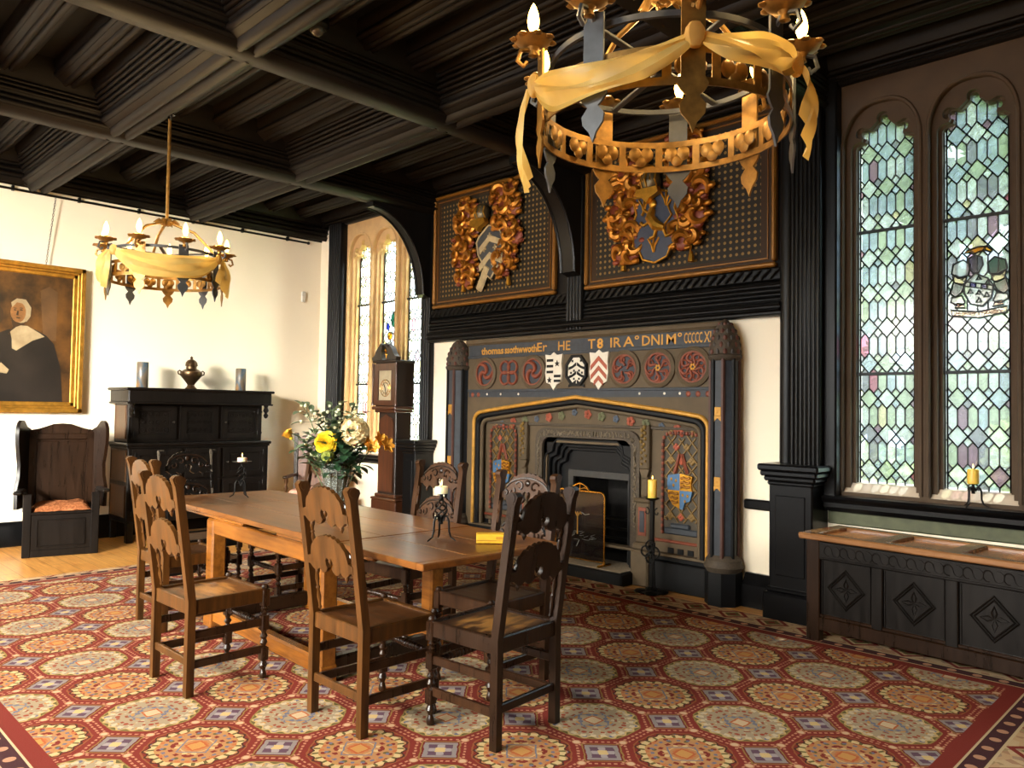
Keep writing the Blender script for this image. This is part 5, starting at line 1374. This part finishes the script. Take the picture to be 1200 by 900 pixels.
_,R_=chandelier('near chandelier of pierced gilt hoop with warm bulbs, at the top right of the room',CL1,1.255,A1,1)
chandelier('far chandelier of gilt hoop with nine lit bulbs hanging before the left wall',CL2,1.265,A2_,2)
sash('gold organza sash looped around the near chandelier',CL1,R_,A1,SP1,TL1,3,.125)
sash('gold organza sash looped around the far chandelier',CL2,R_,A2_,SP2,TL2,4,.18)
for i,(c,a0) in enumerate(((CL1,A1),(CL2,A2_))):
    for k in range(NC):
        a=a0+2*PI*k/NC; l=bpy.data.lights.new('bulb_light','POINT'); l.energy=BULB_W; l.color=(1,.70,.34); l.shadow_soft_size=.02
        o=bpy.data.objects.new('bulb_light',l); COL.objects.link(o); o.location=(c[0]+(R_+.035)*cos(a),c[1]+(R_+.035)*sin(a),c[2]+.41)

# ================================================================== CANDLES AND STANDS
def candle(name,label,loc,r,h,mat,group=None):
    t=thing(name,label,'candle',loc,0,group)
    MB().lathe([(0,0),(r*.98,0),(r,.003),(r,h-.004),(r*.93,h),(r*.6,h-.004),(0,h-.006)],n=20).build('wax',mat,t)
    MB().tube([(0,0,h-.008),(.001,0,h+.008)],.0012,5).build('wick',IRON,t)
    MB().lathe([(0,.0),(.003,.004),(.0042,.010),(.003,.02),(0,.032)],(0,0,h+.004),8).build('flame',FLAME,t)
    return t
def twisted(m,z0,z1,R,n=4,turn=1.6,r=.0045):
    for k in range(n):
        m.tube([((.006+R*sin(PI*q))*cos(2*PI*k/n+turn*PI*q),(.006+R*sin(PI*q))*sin(2*PI*k/n+turn*PI*q),z0+(z1-z0)*q) for q in [i/14 for i in range(15)]],r,5)
def table_stand(label,loc,rz,h,pan,group):
    t=thing('candle_holder',label,'candle holder',loc,rz,group)
    for k in range(3):
        a=2*PI*k/3; c,s_=cos(a),sin(a)
        MB().tube([(.012*c,.012*s_,.10),(.02*c,.02*s_,.125),(.034*c,.034*s_,.125),(.044*c,.044*s_,.10),(.046*c,.046*s_,.05),(.056*c,.056*s_,.02),(.085*c,.085*s_,.004)],[.006,.006,.006,.006,.0055,.005,.004],7).build('foot',IRON,t)
    m=MB(); twisted(m,.11,h-.03,.026); m.tube([(0,0,.085),(0,0,.13)],.011,8); m.tube([(0,0,h-.04),(0,0,h-.008)],.009,8); m.build('twisted_stem',IRON,t)
    MB().lathe([(0,0),(pan*.6,0),(pan,.006),(pan,.010),(pan*.6,.005),(0,.005)],(0,0,h-.008),18).build('drip_plate',IRON,t)
    return t
TZ=.7925
table_stand('three-legged iron candle holder near the right end of the table',(-3.085,2.61,TZ),.5,.245,.03,'iron candle holders on the table')
candle('candle','short cream candle lit on the three-legged holder at the right of the table',(-3.085,2.61,TZ+.242),.034,.036,WAXC)
table_stand('iron candle holder with wide plate at the far left end of the table',(-5.48,2.70,TZ),.2,.265,.07,'iron candle holders on the table')
candle('candle','short cream candle lit at the far left end of the table',(-5.48,2.70,TZ+.262),.034,.032,WAXC)
table_stand('small iron candle holder on the right-hand window sill',(-1.375,5.52,.907),.3,.15,.03,None)
candle('candle','yellow pillar candle on the right-hand window sill',(-1.375,5.52,.907+.147),.033,.09,WAXY)
FS=thing('floor_candlestick','tall black wrought-iron floor candlestick with quatrefoil knop beside the fireplace','candlestick',(-3.64,5.32,.0))
m=MB(); m.lathe([(0,0),(.10,0),(.11,.01),(.10,.022),(.05,.03),(.03,.05),(.02,.06),(0,.06)],n=20)
for k in range(4): m.ball((.085*cos(PI/2*k+.6),.085*sin(PI/2*k+.6),.02),.055,(1,1,.4),10,6)
m.build('base',IRON,FS)
MB().box(-.018,.018,-.012,.012,.05,.76,.004).tube([(.045,-.02,.05),(.03,-.02,.3),(.04,-.02,.42)],.008,6).build('shaft',IRON,FS)
kn=MB()
for k in range(4):
    c=(.045*cos(PI/2*k),.34+.05*sin(PI/2*k)); kn.tube([(c[0]+.042*cos(q),-.022,c[1]+.042*sin(q)) for q in [2*PI*i/16 for i in range(16)]],.008,6,True)
r=random.Random(2)
for k in range(14): kn.ball((r.uniform(-.04,.04),-.026,.34+r.uniform(-.06,.06)),.011,(1,1,1),6,4)
kn.build('quatrefoil_knop',IRON,FS)
sc=MB()
for s_ in(-1,1): sc.tube(spiral((s_*.05,-.005,.66),.034,.006,PI/2,PI/2+s_*5,14),.006,6)
sc.build('scroll',IRON,FS)
MB().lathe([(0,0),(.03,.0),(.055,.012),(.06,.022),(.055,.022),(.03,.012),(0,.01)],(0,0,.755),18).build('drip_pan',IRON,FS)
candle('candle','tall yellow pillar candle on the black floor candlestick',(-3.64,5.32,.767),.037,.155,WAXY)
# yellow box on the table
BX=thing('yellow_box','small yellow card box lying near the right end of the table','box',(-2.86,2.79,TZ),.80)
YC=plain('yellow_card',(232,182,44),.5,var=.05)
MB().box(-.10,.10,-.035,.035,0,.045,.002).build('carton',YC,BX)
MB().box(-.099,.099,-.036,-.034,.012,.016).box(.0,.06,-.036,-.034,.02,.034).build('printed_band',plain('dark_yellow_print',(190,132,30)),BX)

# ================================================================== FIRE SCREEN
SC=thing('fire_screen','brass-framed glass fire screen standing in front of the grate','screen',(-4.50,5.44,.114),.03)
w,h=.275,.64
pts=[(-w,.03)]+[(-w,h-.04),(-w+.012,h-.012),(-w+.04,h)]+[(w-.04,h),(w-.012,h-.012),(w,h-.04),(w,.03)]
f=MB(); f.tube([(x,0,z) for x,z in pts],.009,8,True); f.build('frame',BRASS,SC)
for s_ in(-1,1): MB().box(s_*w-.014,s_*w+.014,-.09,.09,0,.016,.004).box(s_*w-.008,s_*w+.008,-.01,.01,.01,.05,.003).build('foot',BRASS,SC)
hd=MB(); hd.tube([(-.1,0,h+.01),(-.08,0,h+.035),(-.03,0,h+.06),(0,0,h+.068),(.03,0,h+.06),(.08,0,h+.035),(.1,0,h+.01)],.007,7)
hd.tube([(-.1,0,h+.015),(-.05,0,h+.03),(0,0,h+.012),(.05,0,h+.03),(.1,0,h+.015)],.005,6); hd.tube([(0,0,h+.005),(0,0,h+.065)],.005,6); hd.build('handle',BRASS,SC)
gg=NT('dark_screen_glass'); gg.principled(lin((14,14,14)),.06,spec=.9,Alpha=.62); 
gl=MB().box(-w+.004,w-.004,-.003,.003,.03,h-.005).build('pane',gg.m,SC)
k=MB(); k.tube([(-.02,-.006,.25),(-.02,-.006,.42)],.006,6); 
for dx in(-.03,0,.03): k.tube([(-.02,-.006,.41),(-.02+dx,-.006,.45),(-.02+dx*1.4,-.006,.43)],.006,5)
k.build('gilt_motif',GOLDP,SC)
e=MB(); r=random.Random(8)
for q in range(16):
    x=r.uniform(-.12,.14); z=r.uniform(.2,.28); a=r.uniform(-.6,.6); e.tube([(x,-.004,z),(x+.05*cos(a),-.004,z+.03*sin(a)+.01)],.0015,4)
e.tube([(-.14,-.004,.03),(-.13,-.004,.2),(-.06,-.004,.25)],.0015,4); e.tube([(-.03,-.004,.14),(.0,-.004,.2)],.003,4); e.tube([(.02,-.004,.45),(.06,-.004,.43),(.11,-.004,.44)],.003,4)
e.build('engraved_plants',plain('pale_engraving',(130,132,128),.7),SC)

# ================================================================== FLOWERS
VP=(-4.48,2.87,TZ)
VS=thing('flower_vase','tall clear cut-glass vase of flowers in the middle of the table','vase',VP)
gv=NT('clear_vase_glass'); q=gv.principled(lin((232,240,230)),.05,spec=.6); q.inputs['Transmission Weight'].default_value=.85; q.inputs['IOR'].default_value=1.2
pr=[(0,0),(.06,0),(.062,.012),(.05,.03),(.056,.06),(.078,.20),(.105,.34),(.112,.365),(.106,.365),(.098,.335),(.072,.2),(.05,.065),(0,.05)]
MB().lathe(pr,n=24).build('bowl',gv.m,VS)
cutm=MB()
for i in range(12):
    a=2*PI*i/12; cutm.tube([((.055+.05*q_)*cos(a),(.055+.05*q_)*sin(a),.05+.24*q_) for q_ in(0,.25,.5,.75,1)],.0035,5)
cutm.build('cut_rib',gv.m,VS)
MB().lathe([(0,.052),(.05,.066),(.07,.178),(.084,.225),(0,.225)],n=20).build('water',plain('greenish_water',(120,132,92),.2,Transmission_Weight=.6),VS)
STEM=plain('flower_stem_green',(70,92,48),.6,var=.2); LEAF=plain('dark_rose_leaf',(40,70,44),.45,var=.3,scale=30); LEAF2=plain('grey_green_leaf',(96,112,82),.5,var=.2)
YEL=plain('yellow_petal',(248,212,40),.55,var=.05,Subsurface_Weight=.2); YELD=plain('dull_yellow_petal',(220,170,52),.55,var=.1); CRM=plain('cream_petal',(240,220,186),.6,var=.06,Subsurface_Weight=.2); ORG=plain('orange_petal',(222,156,48),.55,var=.12); WHT=plain('greenish_white_petal',(222,220,186),.6,var=.08)
def petal_cup(m,c,ax,r0,tilt,n,w,ph,curl=.3):
    """ring of curved petals round axis ax"""
    ax=Vector(ax).normalized(); e1=ax.orthogonal().normalized(); e2=ax.cross(e1); c=Vector(c)
    for k in range(n):
        a=ph+2*PI*k/n; rows=[]
        d=e1*cos(a)+e2*sin(a); s_=ax.cross(d)
        for i in range(5):
            q=i/4; th=tilt*(1-curl*0+curl*q); p=c+(d*sin(th)+ax*cos(th))*r0*q
            wd=w*r0*(sin(PI*(.12+.80*q))**.7); rows.append([p+s_*wd*v+ax*(.15*r0*abs(v)**2*(1 if tilt<1.2 else -.3)) -d*(.25*wd*abs(v)**2) for v in(-1,-.5,0,.5,1)])
        m.grid(rows)
def stem_to(p,b=None):
    p=Vector(p); b=b or Vector((p.x*.18,p.y*.18,.07)); mid=(p+b)/2+Vector((p.x*-.12,p.y*-.12,.04))
    return [tuple((1-q)**2*b+2*q*(1-q)*mid+q*q*p) for q in [i/8 for i in range(9)]]
def leaf(m,p,d,L,w):
    p=Vector(p); d=Vector(d).normalized(); s_=d.cross(Vector((0,0,1))); s_=s_.normalized() if s_.length>.01 else Vector((1,0,0)); up=s_.cross(d)
    rows=[]
    for i in range(6):
        q=i/5; ww=w*sin(PI*min(.98,.05+.93*q))**.8; c=p+d*L*q-Vector((0,0,.25*L*q*q)); rows.append([c-s_*ww+up*ww*.3,c,c+s_*ww+up*ww*.3])
    m.grid(rows)
def flower(name,label,p,ax,kind,size,mats,group=None,seed=0):
    r=random.Random(seed); t=thing(name,label,'flower',VP,0,group); p=Vector(p); ax=Vector(ax)
    MB().tube(stem_to(p),.0035,6).build('stem',STEM,t)
    m=MB(); m2=MB()
    if kind=='rose':
        for j,(rr,ti,n) in enumerate([(1.,1.25,8),(.95,1.05,7),(.86,.85,7),(.76,.66,6),(.64,.48,6),(.52,.32,5),(.42,.18,4)]): petal_cup(m,p,ax,size*rr,ti,n,.66,j*.6,.28)
        m2.ball(tuple(p+ax.normalized()*size*.12),size*.16,(1,1,1),8,6)
    elif kind=='bud':
        for j,(rr,ti,n) in enumerate([(1.,.55,5),(.95,.35,4),(.85,.2,3)]): petal_cup(m,p,ax,size*rr,ti,n,.5,j*.7,.3)
        m2.ball(tuple(p),size*.22,(1,1,1),8,6)
    elif kind=='cluster':
        for k in range(110):
            d=Vector((r.gauss(0,1),r.gauss(0,1),r.gauss(.3,1))).normalized(); petal_cup(m,p+d*size*r.uniform(.66,.8),d,size*.34,1.15,4,.66,r.uniform(0,3),.1)
        m2.ball(tuple(p),size*.74,(1,1,1),10,7)
    elif kind=='lily':
        for k in range(2): petal_cup(m,p+Vector((.05*k,.02*k,-.025*k)),ax+Vector((.4*k,0,.2)),size,.75,6,.3,k,.35)
        for k in range(5): m2.tube([tuple(p),tuple(p+(ax.normalized()+Vector((r.uniform(-.3,.3),r.uniform(-.3,.3),r.uniform(-.3,.3))))*size*.7)],.002,4)
    m.build('petals',mats[0],t); m2.build('heart',mats[1],t)
    for k in range(4):
        d=Vector((r.uniform(-1,1),r.uniform(-1,1),r.uniform(-.3,.5))); q=p*r.uniform(.75,.93); lf=MB(); leaf(lf,q,d,r.uniform(.06,.10),.022); lf.build('leaf',LEAF,t)
    return t
# camera-right in the bouquet's plan is roughly (.70,.71), towards the camera (.71,-.70)
def cl(u,d,z): return (.703*u+.711*d,.711*u-.703*d,z)
TO=(.711,-.703,.25)
flower('yellow_rose','large open yellow rose at the front of the bouquet',cl(-.045,.10,.445),TO,'rose',.082,(YEL,YELD),seed=1)
flower('yellow_rose','small dull yellow rosebud on a long stem at the left of the bouquet',cl(-.30,.02,.47),cl(-.5,.3,.7),'bud',.06,(YELD,YEL),seed=2)
flower('hydrangea','cream hydrangea head at the upper right of the bouquet',cl(.13,.06,.52),TO,'cluster',.10,(plain('cream_hydrangea',(236,214,164),.6,var=.1,Subsurface_Weight=.2),WHT),seed=3)
flower('orange_lily','orange lily sprays at the far right of the bouquet',cl(.27,.0,.45),cl(.8,.5,.3),'lily',.07,(ORG,YELD),'orange lilies in the bouquet',seed=4)
flower('orange_lily','orange lily below the cream hydrangea head',cl(.19,.03,.44),cl(.2,.8,.3),'lily',.06,(ORG,YELD),'orange lilies in the bouquet',seed=5)
flower('green_flower','pale green flower head low over the vase rim',cl(-.03,.13,.36),TO,'cluster',.045,(plain('lime_petal',(150,160,74),.6),LEAF2),seed=6)
def spray(label,p,seed,mat,petal,n=16):
    r=random.Random(seed); t=thing('foliage_spray',label,'foliage',VP,0,'foliage sprays in the bouquet'); p=Vector(p); st=stem_to(p)
    m=MB().tube(st,.003,5); lf=MB(); fl=MB()
    for k in range(n):
        q=Vector(st[r.choice((3,4,5,6,7,8))]); d=Vector((r.uniform(-1,1),r.uniform(-1,1),r.uniform(-.2,1))).normalized(); e=q+d*r.uniform(.04,.09)
        m.tube([tuple(q),tuple(e)],.0018,4); leaf(lf,e,d,r.uniform(.06,.10),r.uniform(.018,.032))
        if petal: fl.ball(tuple(e+d*.015),r.uniform(.008,.014),(1,1,1),6,4)
    m.build('stem',STEM,t); lf.build('foliage',mat,t)
    if petal: fl.build('blossom',WHT,t)
    return t
spray('white-blossomed sprig rising at the top left of the bouquet',cl(-.20,.0,.64),1,LEAF2,True,40)
spray('feathery green sprig at the top middle of the bouquet',cl(-.04,-.03,.66),2,LEAF2,True,40)
spray('thin green sprig above the cream hydrangea',cl(.08,-.04,.62),3,LEAF2,True,30)
spray('dark rose leaves hanging at the left of the vase rim',cl(-.17,.06,.43),4,LEAF,False,40)
spray('dark rose leaves under the cream hydrangea',cl(.10,.07,.45),5,LEAF,False,50)
spray('dark leaves below the large yellow rose',cl(.0,.08,.43),6,LEAF,False,40)
spray('dark leaves at the right of the vase rim',cl(.16,.03,.42),7,LEAF,False,40)
spray('leafy filling behind the large yellow rose',cl(-.06,-.04,.50),8,LEAF,False,50)
spray('leafy filling behind the cream hydrangea',cl(.08,-.06,.46),9,LEAF,False,50)

# ================================================================== GARDEN OUTSIDE
gr=NT('lawn_grass'); n=gr.noise(3,gr.coord(),5); gr.principled(gr.ramp(n,[(.3,lin((112,140,58))),(.7,lin((176,190,96)))]),.9)
struct(MB().box(-40,30,6.1,45,-.6,-.5).build('garden_lawn',gr.m))
TRM=[plain('tree_foliage_a',(92,100,80),.8,var=.4,scale=5),plain('tree_foliage_b',(128,134,76),.8,var=.4,scale=5),plain('bark',(66,52,40),.9)]
def tree(label,x,y,h,R,mi,seed,n=420):
    r=random.Random(seed); t=thing('garden_tree',label,'tree',(x,y,-.5),0,'trees in the garden')
    MB().tube([(0,0,0),(.1,0,h*.3),(0,.1,h*.6)],[.22,.16,.08],8).build('trunk',TRM[2],t)
    m=MB()
    cs=[(max(-1,min(1,r.gauss(0,.5)))*R*.75,max(-1,min(1,r.gauss(0,.5)))*R*.75,h*(.52+r.uniform(-.42,.42)),r.uniform(.25,.5)*R) for _ in range(16)]
    for k in range(n*3):
        c=r.choice(cs); d=Vector((r.gauss(0,1),r.gauss(0,1),r.gauss(0,1))).normalized(); p=Vector(c[:3])+d*c[3]*r.uniform(.6,1.05)
        if p.z<.05: continue
        u=d.orthogonal().normalized()*r.uniform(.06,.16)*R**.4; v=d.cross(u).normalized()*u.length*.7; w=Vector((r.gauss(0,1),r.gauss(0,1),r.gauss(0,1)))*.05
        m.add([p-u,p+v+w,p+u,p-v-w],[(0,1,2,3)])
    for c in cs: m.ball(c[:3],c[3]*.8,(1,1,1.1),9,6)
    m.build('foliage',TRM[mi],t,smooth=0); return t
tr_spec=[(-7.6,15.5,10,1.7,0),(-5.7,16,10.5,1.8,0),(-3.8,15.5,10,1.8,0),(-1.9,16,10,1.8,0),(.2,15.6,10,1.8,0),(-8.6,21,12,2.2,0),(-5.8,21.5,12.5,2.2,0),(-3.0,21,12,2.2,0),(-.2,21.4,12,2.2,0),(-5.0,12.0,1.6,.9,1),(-3.4,12.4,1.4,.9,1),(-1.8,12.0,1.7,.9,1)]
tr_lab=['tall dark garden tree','low yellow-green garden bush']
for i,(x,y,h,R,mi) in enumerate(tr_spec):
    tree(tr_lab[mi]+' seen as a blur through the right-hand window',x,y,h,R,mi,40+i,900)

# ================================================================== LIGHT
W=bpy.data.worlds.new('overcast_sky'); scene.world=W; W.use_nodes=True
bg=W.node_tree.nodes['Background']; bg.inputs[0].default_value=(.86,.94,1,1); bg.inputs[1].default_value=SKY
# the sky is not even: brighter patch added to light the left wall
wt=W.node_tree; tc=wt.nodes.new('ShaderNodeTexCoord'); vm=wt.nodes.new('ShaderNodeVectorMath'); vm.operation='DOT_PRODUCT'; wt.links.new(tc.outputs['Generated'],vm.inputs[0]); vm.inputs[1].default_value=Vector((.74,.58,.34)).normalized()
mr=wt.nodes.new('ShaderNodeMapRange'); mr.interpolation_type='SMOOTHSTEP'; mr.inputs[1].default_value=.45; mr.inputs[2].default_value=1; mr.inputs[3].default_value=SKY; mr.inputs[4].default_value=SKY*SKYPK
wt.links.new(vm.outputs['Value'],mr.inputs[0]); wt.links.new(mr.outputs[0],bg.inputs[1])
def area(name,loc,rot,sx,sy,e,col):
    l=bpy.data.lights.new(name,'AREA'); l.shape='RECTANGLE'; l.size=sx; l.size_y=sy; l.energy=e; l.color=col
    o=bpy.data.objects.new(name,l); COL.objects.link(o); o.location=loc; o.rotation_euler=rot; return o
# added area lamps as daylight, outside the invented windows behind the camera
for x,y,z,tx,sx,e,sh,spr in WIN_W:
    d=Vector((tx,2.2,1.4))-Vector((x,y,z)); o=area('open_sky',(x,y,z),d.to_track_quat('-Z','Z').to_euler(),sx,sh,e,(1,.94,.82)); o.data.spread=spr
s=bpy.data.lights.new('sun','SUN'); s.energy=SUN_W; s.angle=.01; s.color=(1,.95,.86)
o=bpy.data.objects.new('sun',s); COL.objects.link(o); o.rotation_euler=Vector((-.07,-.32,-1)).to_track_quat('-Z','Y').to_euler()

# ================================================================== CAMERA
cd=bpy.data.cameras.new('camera'); cd.lens=909/1200*36; cd.sensor_width=36; cd.sensor_fit='HORIZONTAL'; cd.clip_start=.05; cd.clip_end=200
co=bpy.data.objects.new('camera',cd); COL.objects.link(co)
Rm=Matrix(((0.71086801,0.01239152,0.70321627),(0.70314517,-0.03515726,-0.71017662),(0.01592299,0.99930497,-0.03370521)))
co.matrix_world=Matrix.Translation((0,0,1.47))@Rm.to_4x4()
scene.camera=co
vs=scene.view_settings; vs.view_transform='Standard'; vs.look='None'; vs.exposure=EXPO; vs.gamma=1; vs.use_curve_mapping=False
scene.cycles.use_denoising=True; scene.cycles.max_bounces=8; scene.cycles.diffuse_bounces=4; scene.cycles.transparent_max_bounces=12
scene.cycles.sample_clamp_indirect=6; scene.cycles.caustics_reflective=False; scene.cycles.caustics_refractive=False
